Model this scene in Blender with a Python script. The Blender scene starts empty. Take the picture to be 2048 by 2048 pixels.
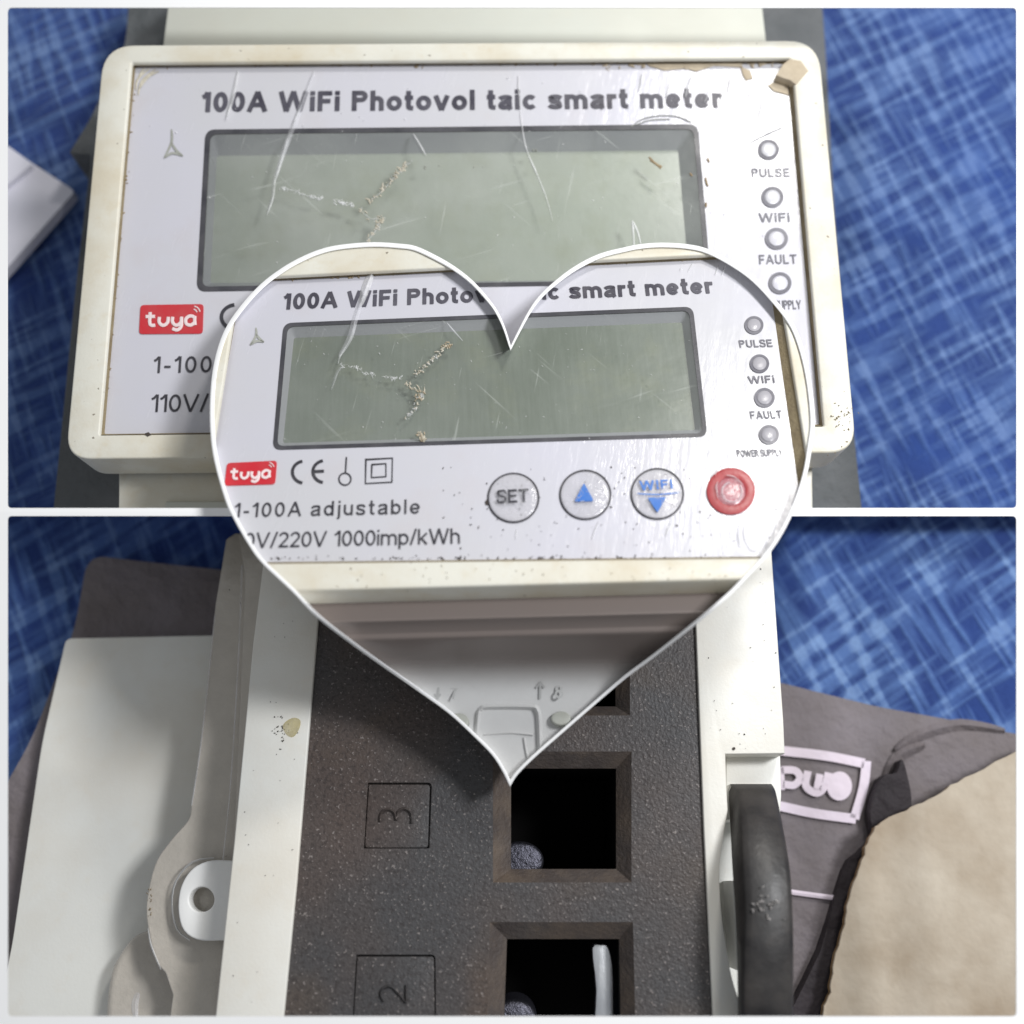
import bpy, bmesh, math, random
from mathutils import Vector, Matrix, noise
from mathutils.geometry import tessellate_polygon
random.seed(7)
sc = bpy.context.scene
C = sc.collection
# ------------------------------------------------------------------ camera
D = 2.0                                   # camera height over the table datum
cam_d = bpy.data.cameras.new('camera'); cam = bpy.data.objects.new('camera', cam_d); C.objects.link(cam)
cam.location = (0, 0, D); cam_d.sensor_width = 36; cam_d.angle = 2*math.atan(1/D)
cam_d.clip_start = .05; cam_d.clip_end = 100
cam_d.dof.use_dof = True; cam_d.dof.focus_distance = 2.14; cam_d.dof.aperture_fstop = .8
# fstop refers to the lens in millimetres: aperture = lens/1000/fstop = about 0.04
sc.camera = cam
# ------------------------------------------------------------------ room light
w = bpy.data.worlds.new('World'); sc.world = w; w.use_nodes = True
bg = w.node_tree.nodes['Background']; bg.inputs[0].default_value = (.93, .96, 1, 1); bg.inputs[1].default_value = .33
def lamp(name, loc, target, size, energy, col=(1, 1, 1), sy=None):
    l = bpy.data.lights.new(name, 'AREA'); l.shape = 'RECTANGLE'; l.size = size; l.size_y = sy or size
    l.energy = energy; l.color = col
    o = bpy.data.objects.new(name, l); C.objects.link(o); o.location = loc
    o.rotation_euler = (Vector(target)-Vector(loc)).to_track_quat('-Z', 'Y').to_euler()
    return o
lamp('ceiling_lamp', (1.64, 3.85, 2.12), (.3, .2, -.2), .55, 78, (1, .975, .93))
lamp('room_light', (2.8, 1.9, 3.4), (0, 0, -.1), .9, 205, (.97, .98, 1))
sc.view_settings.view_transform = 'Standard'; sc.view_settings.look = 'None'
sc.view_settings.exposure = -.12; sc.view_settings.gamma = 1
# ------------------------------------------------------------------ materials
def lin(*c):
    return tuple(((x/255)/12.92 if x/255 <= .04045 else ((x/255+.055)/1.055)**2.4) for x in c)+(1,)
class NT:
    def __init__(s, name):
        s.m = bpy.data.materials.new(name); s.m.use_nodes = True; s.t = s.m.node_tree
        s.b = s.t.nodes['Principled BSDF']; s.co = s.t.nodes.new('ShaderNodeTexCoord').outputs['Object']
    def n(s, typ, **k):
        x = s.t.nodes.new(typ)
        for a, v in k.items(): setattr(x, a, v)
        return x
    def l(s, a, b): s.t.links.new(a, b)
    def mapping(s, scale=(1, 1, 1), rot=(0, 0, 0), loc=(0, 0, 0), src=None):
        # TEXTURE type turns the space first and then stretches it
        x = s.n('ShaderNodeMapping', vector_type='TEXTURE'); x.inputs['Scale'].default_value = tuple(1/k for k in scale)
        x.inputs['Rotation'].default_value = rot; x.inputs['Location'].default_value = loc
        s.l(src or s.co, x.inputs[0]); return x.outputs[0]
    def noise(s, scale, detail=3, rough=.55, vec=None, dist=0):
        x = s.n('ShaderNodeTexNoise'); x.inputs['Scale'].default_value = scale
        x.inputs['Detail'].default_value = detail; x.inputs['Roughness'].default_value = rough
        x.inputs['Distortion'].default_value = dist
        s.l(vec or s.co, x.inputs['Vector']); return x.outputs['Fac']
    def ramp(s, fac, stops):
        x = s.n('ShaderNodeValToRGB'); e = x.color_ramp.elements
        while len(e) < len(stops): e.new(.5)
        for i, (p, c) in enumerate(stops):
            e[i].position = p; e[i].color = c if not isinstance(c, (int, float)) else (c, c, c, 1)
        s.l(fac, x.inputs[0]); return x.outputs[0]
    def mix(s, f, a, b, mode='MIX'):
        x = s.n('ShaderNodeMix', data_type='RGBA', blend_type=mode)
        for sock, v in ((x.inputs[0], f), (x.inputs[6], a), (x.inputs[7], b)):
            if isinstance(v, (int, float, tuple)): sock.default_value = v
            else: s.l(v, sock)
        return x.outputs[2]
    def bump(s, h, strength, dist=.01):
        x = s.n('ShaderNodeBump'); x.inputs['Strength'].default_value = strength; x.inputs['Distance'].default_value = dist
        s.l(h, x.inputs['Height']); s.l(x.outputs[0], s.b.inputs['Normal']); return x
    def set(s, **k):
        for a, v in k.items():
            i = s.b.inputs[a.replace('_', ' ')]
            if isinstance(v, (int, float, tuple)): i.default_value = v
            else: s.l(v, i)
        return s
def plastic(name, col, stain=None, rough=.42, amt=.5, scale=3., bump=.12, fine=160, seed=0, speck=False):
    t = NT(name)
    v = t.mapping(loc=(seed*3.1, seed*1.7, seed))
    c = col
    if stain:
        f = t.ramp(t.noise(scale, 5, .6, v), [(.42, 0.), (.72, amt)])
        c = t.mix(f, col, stain)
        f2 = t.ramp(t.noise(scale*7, 4, .65, v), [(.55, 0.), (.8, amt*.6)])
        c = t.mix(f2, c, stain)
    g = t.noise(scale*2, 4, .6, v)
    c = t.mix(t.ramp(g, [(.3, .0), (.7, .10)]), c, (0.35, .33, .3, 1))
    if speck:
        f3 = t.ramp(t.noise(75, 2, .5, v), [(.735, 0.), (.76, .75)])
        c = t.mix(f3, c, lin(95, 80, 60))
    t.set(Base_Color=c, Roughness=t.ramp(t.noise(9, 4, .6, v), [(.3, rough-.08), (.7, rough+.12)]))
    t.bump(t.noise(fine, 3, .6, v), bump, .004)
    return t.m
M = {}
M['cream'] = plastic('cream_plastic', lin(228, 226, 214), lin(208, 188, 146), .38, .55, 4.2, .1, speck=True)
M['white'] = plastic('white_plastic', lin(236, 236, 230), lin(228, 214, 190), .42, .35, 2.6, .1, seed=2)
M['offwhite'] = plastic('offwhite_plastic', lin(206, 208, 198), lin(212, 208, 190), .45, .3, 2.2, .08, seed=4)
M['lug'] = plastic('lug_plastic', lin(245, 245, 243), None, .4, 0, 3, .05)
M['box'] = plastic('box_white', lin(232, 231, 242), lin(215, 215, 228), .5, .3, 2, .05, seed=5)
M['frame'] = plastic('frame_white', (.96, .96, .96, 1), None, .7, 0, 2, .0)
M['frame'].node_tree.nodes['Principled BSDF'].inputs['Base Color'].links and M['frame'].node_tree.links.remove(M['frame'].node_tree.nodes['Principled BSDF'].inputs['Base Color'].links[0])
M['frame'].node_tree.nodes['Principled BSDF'].inputs['Base Color'].default_value = (.97, .97, .97, 1)
M['grey_wall'] = plastic('display_wall', lin(176, 176, 184), None, .35, 0, 3, .1)
M['dirt'] = plastic('dirt', lin(164, 146, 116), lin(128, 104, 72), .8, .7, 25, .4)
M['tape'] = plastic('old_glue', lin(196, 182, 158), lin(166, 148, 120), .6, .6, 14, .3)
M['groove'] = plastic('groove_dirt', lin(146, 132, 102), lin(110, 92, 62), .8, .8, 22, .5)
M['speck'] = plastic('dark_speck', lin(60, 50, 44), None, .7, 0, 3, .1)
M['ink'] = plastic('black_ink', lin(48, 47, 55), lin(74, 74, 84), .4, .5, 14, .02)
M['ink_soft'] = plastic('faded_ink', lin(92, 91, 102), lin(140, 140, 150), .4, .5, 16, .02)
M['ink_title'] = plastic('title_ink', lin(62, 60, 72), lin(96, 95, 108), .4, .6, 9, .02)
M['ink_faint'] = plastic('faint_ink', lin(172, 173, 172), None, .5, 0, 10, .02)
M['line'] = plastic('display_outline', lin(62, 62, 68), lin(92, 92, 100), .35, .5, 8, .05)
M['red_dark'] = plastic('red_button', lin(168, 34, 44), lin(140, 38, 46), .35, .5, 12, .1)
M['red'] = plastic('red_print', lin(206, 44, 56), lin(190, 60, 66), .35, .4, 9, .05)
M['blue_ink'] = plastic('blue_ink', lin(42, 112, 200), lin(90, 140, 210), .35, .5, 20, .05)
M['white_ink'] = plastic('white_ink', lin(246, 226, 226), None, .4, 0, 9, .02)
M['smudge'] = plastic('smudge_ink', lin(170, 172, 164), lin(140, 142, 130), .5, .6, 14, .1)
M['beige_scratch'] = plastic('chipped_film', lin(206, 200, 184), lin(172, 162, 138), .4, .6, 30, .6)
def label_mat(name, col, glare=.24, seed=0):
    t = NT(name)
    v = t.mapping(loc=(seed, seed*2.3, 0))
    c = t.mix(t.ramp(t.noise(2.2, 4, .55, v), [(.35, 0.), (.65, .5)]), col, lin(204, 204, 202))
    c = t.mix(t.ramp(t.noise(5, 4, .6, v), [(.55, 0.), (.75, .35)]), c, lin(202, 192, 192))
    streak = t.noise(6, 4, .7, t.mapping((7, 1., 1), (0, 0, -.2), src=v))
    t.set(Base_Color=c, Roughness=.45, Coat_Weight=1., Coat_Roughness=t.ramp(streak, [(.35, glare*.6), (.7, glare*1.3)]))
    b = t.n('ShaderNodeBump'); b.inputs['Strength'].default_value = .42; b.inputs['Distance'].default_value = .008
    h = t.mix(.5, t.noise(7, 3, .6, v), streak)
    t.l(h, b.inputs['Height']); t.l(b.outputs[0], t.b.inputs['Coat Normal'])
    return t.m
M['label1'] = label_mat('label_film_upper', lin(208, 207, 216))
M['label2'] = label_mat('label_film_heart', lin(206, 205, 215), seed=3)
def lcd_mat(name, a, b_, coat=.2):
    t = NT(name)
    c = t.mix(t.ramp(t.noise(2.5, 4, .6), [(.3, 0.), (.7, 1.)]), a, b_)
    c = t.mix(t.ramp(t.noise(9, 4, .65), [(.5, 0.), (.8, .35)]), c, lin(146, 148, 112))
    st = t.mapping(scale=(40, 2.5, 1), rot=(0, 0, .05))
    c = t.mix(t.ramp(t.noise(3, 4, .7, st), [(.4, 0.), (.75, .10)]), c, lin(190, 196, 190))
    t.set(Base_Color=c, Roughness=.3, Coat_Weight=.6, Coat_Roughness=coat)
    t.bump(t.noise(6, 4, .6), .25, .01)
    return t.m
M['lcd1'] = lcd_mat('display_green', lin(170, 176, 164), lin(188, 191, 182), .3)
M['lcd2'] = lcd_mat('display_green_shaded', lin(104, 112, 100), lin(130, 136, 128), .3)  # same screen as the upper one, dimmer light put into its colour
def pane_mat(name, fac, seed):
    """scratched clear window: mostly see-through, with a glossy film and fine pale scratches"""
    t = NT(name); nt = t.t
    tr = t.n('ShaderNodeBsdfTransparent'); tr.inputs[0].default_value = (.97, .98, .97, 1)
    t.set(Base_Color=lin(206, 210, 204), Roughness=.16)
    v = t.mapping(loc=(seed, 0, seed))
    t.bump(t.noise(10, 3, .6, v), .2, .006)
    fr = t.n('ShaderNodeFresnel'); fr.inputs[0].default_value = 1.45
    masks = []
    for k, (rot, sc_) in enumerate(((.3, (3, 60, 1)), (-.75, (2.4, 52, 1)), (1.4, (4, 70, 1)))):
        masks.append(t.ramp(t.noise(1.3+k*.4, 2, .5, t.mapping(sc_, (0, 0, rot), src=v)), [(.69, 0.), (.76, .22)]))
    s_ = t.mix(1., masks[0], masks[1], 'ADD'); s_ = t.mix(1., s_, masks[2], 'ADD')
    haze = t.ramp(t.noise(2.6, 4, .6, v), [(.4, fac*.4), (.75, fac*1.8)])
    s_ = t.mix(1., s_, haze, 'ADD')
    ad = t.n('ShaderNodeMath', operation='ADD', use_clamp=True); t.l(s_, ad.inputs[0]); t.l(fr.outputs[0], ad.inputs[1])
    mx = t.n('ShaderNodeMixShader'); t.l(ad.outputs[0], mx.inputs[0]); t.l(tr.outputs[0], mx.inputs[1]); t.l(t.b.outputs[0], mx.inputs[2])
    t.l(mx.outputs[0], nt.nodes['Material Output'].inputs[0])
    return t.m
M['pane1'] = pane_mat('scratched_window', .14, 0)
M['pane2'] = pane_mat('scratched_window_heart', .08, 4)
def film_mat(name, col, alpha, rough, lo=None, bmp=.4):
    t = NT(name); tr = t.n('ShaderNodeBsdfTransparent')
    t.set(Base_Color=col, Roughness=rough, Specular_IOR_Level=.8)
    t.bump(t.noise(60, 3, .6), bmp, .005)
    f = t.ramp(t.noise(22, 4, .6), [(.3, alpha*(.45 if lo is None else lo)), (.65, alpha)])
    mx = t.n('ShaderNodeMixShader'); t.l(f, mx.inputs[0]); t.l(tr.outputs[0], mx.inputs[1]); t.l(t.b.outputs[0], mx.inputs[2])
    t.l(mx.outputs[0], t.t.nodes['Material Output'].inputs[0]); return t.m
M['crease'] = film_mat('film_crease', (.95, .95, .96, 1), .68, .15, .1)
M['crease_glint_soft'] = film_mat('film_crease_glint_faint', (.92, .92, .96, 1), .42, .2)  # film creases, and the highlight lines painted on the clear cover
M['hazy'] = film_mat('film_haze', (.9, .9, .93, 1), .16, .2, .04)
M['dome'] = film_mat('button_dome', lin(222, 220, 224), .5, .12)
M['dome_red'] = film_mat('button_dome_red', lin(196, 104, 114), .8, .2, .5)
M['clear'] = film_mat('clear_cover', lin(200, 193, 182), .97, .16, .90)
t_ = NT('cover_shade_fade'); tr_ = t_.n('ShaderNodeBsdfTransparent'); t_.set(Base_Color=lin(122, 112, 107), Roughness=.35)  # tint fades downwards, painting the shade below the bezel
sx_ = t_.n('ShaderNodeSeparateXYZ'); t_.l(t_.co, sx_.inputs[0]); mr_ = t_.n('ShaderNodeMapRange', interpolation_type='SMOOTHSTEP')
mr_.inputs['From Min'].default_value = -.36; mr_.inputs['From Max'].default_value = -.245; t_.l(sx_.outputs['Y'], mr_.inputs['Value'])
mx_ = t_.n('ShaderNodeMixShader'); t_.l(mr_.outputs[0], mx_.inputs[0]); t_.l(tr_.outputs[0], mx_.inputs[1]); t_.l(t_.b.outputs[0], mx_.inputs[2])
t_.l(mx_.outputs[0], t_.t.nodes['Material Output'].inputs[0]); M['shade_fade'] = t_.m
M['clear2'] = film_mat('clear_tab', lin(204, 204, 203), .97, .3, .95, .08)
def cloth_mat(name, scale, rot, light, mid=lin(86, 112, 162)):
    t = NT(name)
    # warp and weft: short dashes along two crossing directions
    def dash(r, sx, sy, off):
        m_ = t.mapping(scale=(sx*scale, sy*scale, .01), rot=(0, 0, r), loc=(off, off*1.3, 0))
        return t.noise(1., 2.5, .5, m_, .15)
    a = t.ramp(dash(rot, 3.0, 26, 1.3), [(.44, 0.), (.58, 1.)])
    b = t.ramp(dash(rot+math.radians(84), 3.2, 28, 7.7), [(.46, 0.), (.60, 1.)])
    big = t.noise(2.2*scale, 3, .6)
    f0 = t.mix(.5, a, b); f = t.mix(1., a, b, 'LIGHTEN')
    thread = t.noise(70*scale, 3, .6)
    c = t.mix(f, lin(52, 72, 128), mid)
    c = t.mix(t.ramp(f0, [(.5, 0.), (.95, 1.)]), c, light)
    c = t.mix(t.ramp(big, [(.4, 0.), (.7, .35)]), c, lin(58, 92, 168))
    c = t.mix(t.ramp(thread, [(.3, .25), (.7, 0.)]), c, lin(32, 50, 108))
    t.set(Base_Color=c, Roughness=.95, Sheen_Weight=.1, Specular_IOR_Level=.1)
    h = t.mix(.35, f, thread)
    t.bump(h, .5, .02)
    return t.m
M['cloth1'] = cloth_mat('blue_weave_upper', 1.25, math.radians(28), lin(116, 142, 188))
M['cloth3'] = cloth_mat('blue_weave_lower', .98, math.radians(32), lin(130, 160, 206), lin(92, 122, 176))
def fabric(name, col, col2, scale=5, bmp=.5):
    t = NT(name)
    c = t.mix(t.ramp(t.noise(scale, 4, .6), [(.35, 0.), (.7, .8)]), col, col2)
    t.set(Base_Color=c, Roughness=.7, Specular_IOR_Level=.3)
    t.bump(t.noise(scale*1.6, 4, .6), bmp, .05); return t.m
M['pouch1'] = fabric('grey_case', lin(108, 110, 112), lin(84, 88, 90))
M['pouch3'] = fabric('grey_pouch', lin(130, 123, 127), lin(110, 102, 100))
M['card'] = fabric('cardboard', lin(198, 187, 170), lin(154, 136, 114), 4.5, .2)
M['card_edge'] = fabric('cardboard_edge', lin(150, 122, 90), lin(120, 96, 68), 30)
M['black'] = plastic('black_rubber', lin(30, 28, 29), lin(62, 54, 50), .45, .5, 6, .3, 40, seed=1)
M['fold_shadow'] = fabric('black_fold_shadow', lin(62, 56, 60), lin(34, 30, 32))
M['print'] = fabric('pouch_print', lin(238, 226, 240), lin(214, 200, 206), 3)
def block_mat():
    t = NT('terminal_block')
    c = t.mix(t.ramp(t.noise(1.9, 4, .55), [(.38, 0.), (.62, 1.)]), lin(74, 73, 74), lin(86, 75, 70))
    c = t.mix(t.ramp(t.noise(3.1, 3, .6, t.mapping(loc=(5, 2, 1))), [(.52, 0.), (.76, .55)]), c, lin(98, 82, 66))
    g = t.noise(120, 2, .6)
    c = t.mix(t.ramp(g, [(.32, .55), (.52, 0.)]), c, lin(52, 47, 46))
    f = t.noise(170, 1, .5, t.mapping(loc=(3, 3, 3)))
    c = t.mix(t.ramp(f, [(.65, 0.), (.75, .55)]), c, lin(160, 152, 148))
    t.set(Base_Color=c, Roughness=.5, Specular_IOR_Level=.35)
    t.bump(t.mix(.5, g, f), .5, .005); return t.m
M['block'] = block_mat()
M['rusty'] = plastic('block_worn', lin(70, 62, 59), lin(96, 78, 60), .55, .7, 9, .6, 120)
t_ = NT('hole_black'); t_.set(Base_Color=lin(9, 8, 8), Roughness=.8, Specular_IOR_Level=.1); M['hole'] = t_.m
def metal(name, col, rough, bmp=.9):
    t = NT(name); t.set(Base_Color=col, Metallic=1., Roughness=rough); t.bump(t.noise(90, 3, .7), bmp, .008); return t.m
M['scuff'] = plastic('hoop_scuff', lin(150, 146, 144), None, .35, 0, 3, .2)
M['stain'] = film_mat('yellow_stain', lin(230, 216, 160), .55, .5, .0)
M['lens'] = plastic('grey_lens', lin(172, 170, 176), None, .25, 0, 3, .1)
M['steel'] = metal('steel', lin(96, 96, 106), .5, .5)
M['plate'] = metal('zinc_plate', lin(246, 248, 250), .3, .05)
# ------------------------------------------------------------------ geometry helpers
def ray(p): return Vector(((p[0]-1024)/1024, (1024-p[1])/1024, -D))
CAM = Vector((0, 0, D))
def proj(P):
    q = P-CAM; return (1024+1024*q.x/(-q.z)*D, 1024-1024*q.y/(-q.z)*D)
class Plane:
    """the face plane of one real device, found from the four seen corners of a rectangle on it"""
    def __init__(s, c, k):
        r = [ray(p) for p in c]
        A = Matrix((-r[1], r[2], -r[3])).transposed(); d = A.inverted() @ (-r[0])
        P = [CAM+r[0]*k, CAM+r[1]*k*d[0], CAM+r[2]*k*d[1], CAM+r[3]*k*d[2]]
        s.O = P[0]; s.U = (P[1]-P[0]).normalized(); s.N = -(P[1]-P[0]).cross(P[3]-P[0]).normalized()
        if s.N.z < 0: s.N = -s.N
        s.V = s.N.cross(s.U)
    def px(s, p, w=0.):
        r = ray(p); t = ((s.O-CAM).dot(s.N)+w)/r.dot(s.N); return CAM+r*t
    def up(s, p, w=0.):
        P = s.px(p, w); a = proj(P); b = proj(P+s.V*.01); v = Vector((b[0]-a[0], b[1]-a[1])); return v.normalized()
F1 = Plane([(265, 127), (1578, 118), (1649, 851), (201, 869)], 1.21)
F2 = Plane([(585, 643), (1385, 617), (1409, 868), (547, 897)], 1.08)
F3 = Plane([(636, 1240), (1391, 1240), (1423, 2033), (566, 2033)], 1.10)
def catmull(pts, n=6, closed=False):
    out = []; L = len(pts)
    g = (lambda i: pts[i % L]) if closed else (lambda i: pts[max(0, min(L-1, i))])
    for i in range(L if closed else L-1):
        a, b, c, d = [Vector(g(i+j)) for j in (-1, 0, 1, 2)]
        for k in range(n):
            t = k/n
            out.append(.5*((2*b)+(c-a)*t+(2*a-5*b+4*c-d)*t*t+(3*b-a-3*c+d)*t**3))
    if not closed: out.append(Vector(pts[-1]))
    return out
def rq(c, r, n=6):
    """corner-rounded polygon"""
    out = []; L = len(c)
    for i in range(L):
        p = Vector(c[i]); a = Vector(c[i-1]); b = Vector(c[(i+1) % L])
        rr = r[i] if isinstance(r, (list, tuple)) else r
        p0 = p+(a-p).normalized()*rr; p1 = p+(b-p).normalized()*rr
        for k in range(n+1):
            t = k/n; out.append((1-t)**2*p0+2*t*(1-t)*p+t*t*p1)
    return out
def ell(c, rx, ry, n=40): return [Vector((c[0]+rx*math.cos(2*math.pi*k/n), c[1]+ry*math.sin(2*math.pi*k/n))) for k in range(n)]
# heart outline (centre of the rim), in picture units on the tray's top edge
HL = [(1021, 697), (1009, 659), (995, 628), (978, 603), (945, 566), (908, 537), (870, 515), (831, 497), (800, 492), (748, 489), (690, 493), (648, 501),
      (607, 517), (566, 540), (524, 572), (483, 617), (452, 665), (433, 725), (425, 791), (425, 860), (433, 922), (454, 998), (472, 1038), (500, 1087), (527, 1124),
      (588, 1182), (636, 1232), (708, 1288), (762, 1327), (835, 1378), (900, 1425), (951, 1472), (987, 1509), (1008, 1542), (1020, 1567)]
HR = [(1020, 1567), (1033, 1547), (1068, 1512), (1126, 1461), (1182, 1412), (1250, 1354), (1308, 1311), (1393, 1244), (1440, 1204), (1478, 1168), (1543, 1095), (1583, 1023),
      (1609, 951), (1621, 882), (1625, 845), (1621, 791), (1612, 735), (1598, 684), (1581, 646), (1550, 605), (1509, 561), (1467, 530), (1416, 503), (1374, 493),
      (1322, 490), (1281, 493), (1250, 499), (1200, 512), (1152, 536), (1111, 566), (1080, 595), (1059, 624), (1038, 663), (1021, 697)]
HEART = catmull(HL, 4)[:-1]+catmull(HR, 4)[:-1]
def inside(p, poly):
    c = False; x, y = p; j = len(poly)-1
    for i in range(len(poly)):
        a = poly[i]; b = poly[j]
        if (a[1] > y) != (b[1] > y) and x < (b[0]-a[0])*(y-a[1])/(b[1]-a[1])+a[0]: c = not c
        j = i
    return c
def clip_heart(bm):
    """cut everything at the tray's wall, which flares away from the rim"""
    bm.verts.ensure_lookup_table()
    if not bm.verts: return
    P = {v: proj(v.co) for v in bm.verts}
    xs = [p[0] for p in P.values()]; ys = [p[1] for p in P.values()]
    bb = (min(xs), min(ys), max(xs), max(ys)); L = len(HEART)
    hit = False
    for i in range(L):
        a = HEART[i]; b = HEART[(i+1) % L]
        x0, x1 = sorted((a[0], b[0])); y0, y1 = sorted((a[1], b[1]))
        if x1 < bb[0] or x0 > bb[2] or y1 < bb[1] or y0 > bb[3]: continue
        fs = []
        for f in bm.faces:
            q = [proj(v.co) for v in f.verts]
            if min(t[0] for t in q) <= x1+.5 and max(t[0] for t in q) >= x0-.5 and min(t[1] for t in q) <= y1+.5 and max(t[1] for t in q) >= y0-.5: fs.append(f)
        if not fs: continue
        hit = True
        n = ray(a).cross(ray(b))
        if n.length < 1e-9: continue
        geom = set(fs)
        for f in fs: geom.update(f.edges); geom.update(f.verts)
        bmesh.ops.bisect_plane(bm, geom=list(geom), dist=1e-6, plane_co=CAM, plane_no=n.normalized())
    dead = [f for f in bm.faces if not inside(proj(f.calc_center_median()), HEART)] if hit else ([] if inside(proj(next(iter(bm.verts)).co), HEART) else list(bm.faces))
    bmesh.ops.delete(bm, geom=dead, context='FACES')
    loose = [v for v in bm.verts if not v.link_faces]; bmesh.ops.delete(bm, geom=loose, context='VERTS')
def clip_plane(bm, co, no):
    g = list(bm.verts)+list(bm.edges)+list(bm.faces)
    bmesh.ops.bisect_plane(bm, geom=g, dist=1e-6, plane_co=co, plane_no=no, clear_outer=True)
def clip_rect(bm, x0, y0, x1, y1):
    for a, b in (((x0, y0), (x1, y0)), ((x1, y0), (x1, y1)), ((x1, y1), (x0, y1)), ((x0, y1), (x0, y0))):
        n = ray(a).cross(ray(b)).normalized()
        mid = ray(((x0+x1)/2, (y0+y1)/2))
        if n.dot(mid) > 0: n = -n
        clip_plane(bm, CAM, n)
CLIP = {None: None}
def do_clip(bm, F):
    if F is F2: 
        if any(len(f.verts) > 4 for f in bm.faces): bmesh.ops.triangulate(bm, faces=[f for f in bm.faces if len(f.verts) > 4])
        clip_heart(bm)
    elif F is F1:
        clip_plane(bm, Vector((0, .004, 0)), Vector((0, -1, 0))); clip_rect(bm, -14, -14, 2062, 1040)
    elif F is F3:
        clip_plane(bm, Vector((0, -.004, 0)), Vector((0, 1, 0))); clip_rect(bm, -14, 1000, 2062, 2062)
def finish(name, bm, mat, parent=None, F=None, clip=True, smooth=35):
    if clip and F is not None: do_clip(bm, F)
    if not len(bm.faces): bm.free(); return None
    me = bpy.data.meshes.new(name); bm.to_mesh(me); bm.free()
    me.materials.append(M[mat])
    if smooth:
        for p in me.polygons: p.use_smooth = True
        me.set_sharp_from_angle(angle=math.radians(smooth))
    o = bpy.data.objects.new(name, me); C.objects.link(o)
    if parent:
        o.parent = parent                       # meshes are drawn in world units; an Empty sits at the thing's base
        o.matrix_parent_inverse = Matrix.Translation(-Vector(parent.location)) if parent.type == 'EMPTY' else Matrix()
    return o
def thing(name, label, cat, loc):
    o = bpy.data.objects.new(name, None); C.objects.link(o); o.location = loc; o.empty_display_size = .05
    o['label'] = label; o['category'] = cat; return o
def tag(o, label=None, cat=None, kind=None):
    if label: o['label'] = label
    if cat: o['category'] = cat
    if kind: o['kind'] = kind
    return o
def bevel(bm, edges, b, seg=3):
    if b: bmesh.ops.bevel(bm, geom=edges, offset=b, segments=seg, profile=.5, affect='EDGES', clamp_overlap=True)
def prism(F, name, pts, w0, w1, mat, parent, b=0, seg=3, clip=True, holes=(), smooth=35, inset=None):
    bm = bmesh.new(); T = [F.px(p, w0) for p in pts]; B = [p-F.N*(w0-w1) for p in T]
    if inset is not None: # inset = (dx,dy) shift of the lower outline towards the centre
        c = sum(B, Vector())/len(B); B = [p+(c-p)*inset for p in B]
    if holes:
        Hs = [[F.px(p, w0) for p in h] for h in holes]
        allp = T+[p for h in Hs for p in h]
        vs = [bm.verts.new(p) for p in allp]
        for tri in tessellate_polygon([T]+Hs): bm.faces.new([vs[i] for i in tri])
        n = len(T); bv = [bm.verts.new(p) for p in B]
        for i in range(n): bm.faces.new((vs[i], bv[i], bv[(i+1) % n], vs[(i+1) % n]))
        bmesh.ops.recalc_face_normals(bm, faces=bm.faces)
        es = []
    else:
        tv = [bm.verts.new(p) for p in T]; bv = [bm.verts.new(p) for p in B]; n = len(tv)
        tf = bm.faces.new(tv); bm.faces.new(bv[::-1])
        for i in range(n): bm.faces.new((tv[i], bv[i], bv[(i+1) % n], tv[(i+1) % n]))
        bmesh.ops.recalc_face_normals(bm, faces=bm.faces)
        bevel(bm, list(tf.edges), b, seg)
    return finish(name, bm, mat, parent, F, clip, smooth)
def sheet(F, name, pts, w, mat, parent, clip=True):
    bm = bmesh.new(); bm.faces.new([bm.verts.new(F.px(p, w)) for p in pts])
    f = bm.faces[:][0]; f.normal_update()
    if f.normal.dot(F.N) < 0: f.normal_flip()
    return finish(name, bm, mat, parent, F, clip, 0)
def ring(F, name, outer, inner, w0, w1, mat, parent, b=0, win=None, clip=True, smooth=35):
    """frame between two outlines of the same count; win: level where the inner wall ends"""
    bm = bmesh.new(); n = len(outer); assert n == len(inner)
    O = [F.px(p, w0) for p in outer]; I = [F.px(p, w0) for p in inner]
    ov = [bm.verts.new(p) for p in O]; iv = [bm.verts.new(p) for p in I]
    ob = [bm.verts.new(p-F.N*(w0-w1)) for p in O]; ib = [bm.verts.new(p-F.N*(w0-(w1 if win is None else win))) for p in I]
    for i in range(n):
        j = (i+1) % n
        bm.faces.new((ov[i], ov[j], iv[j], iv[i])); bm.faces.new((ob[i], ob[j], ov[j], ov[i])); bm.faces.new((iv[i], iv[j], ib[j], ib[i]))
    bmesh.ops.recalc_face_normals(bm, faces=bm.faces)
    if b:
        vs = set(ov)|set(iv); es = [e for e in bm.edges if e.verts[0] in vs and e.verts[1] in vs and ((e.verts[0] in set(ov)) == (e.verts[1] in set(ov)))]
        bevel(bm, es, b)
    return finish(name, bm, mat, parent, F, clip, smooth)
def loft(F, name, rows, mat, parent, closed=True, clip=True, smooth=35, N=None):
    """rows: lists of (px,py,w)"""
    bm = bmesh.new(); R = [[bm.verts.new(F.px((p[0], p[1]), p[2])) for p in r] for r in rows]
    for a, b in zip(R, R[1:]):
        n = len(a)
        for i in range(n if closed else n-1): bm.faces.new((a[i], a[(i+1) % n], b[(i+1) % n], b[i]))
    bmesh.ops.recalc_face_normals(bm, faces=bm.faces)
    if not closed:
        f = bm.faces[:][0]; f.normal_update()
        if sum((q.normal.dot(F.N) for q in bm.faces)) < 0: bmesh.ops.reverse_faces(bm, faces=bm.faces)
    return finish(name, bm, mat, parent, F, clip, smooth)
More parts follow.
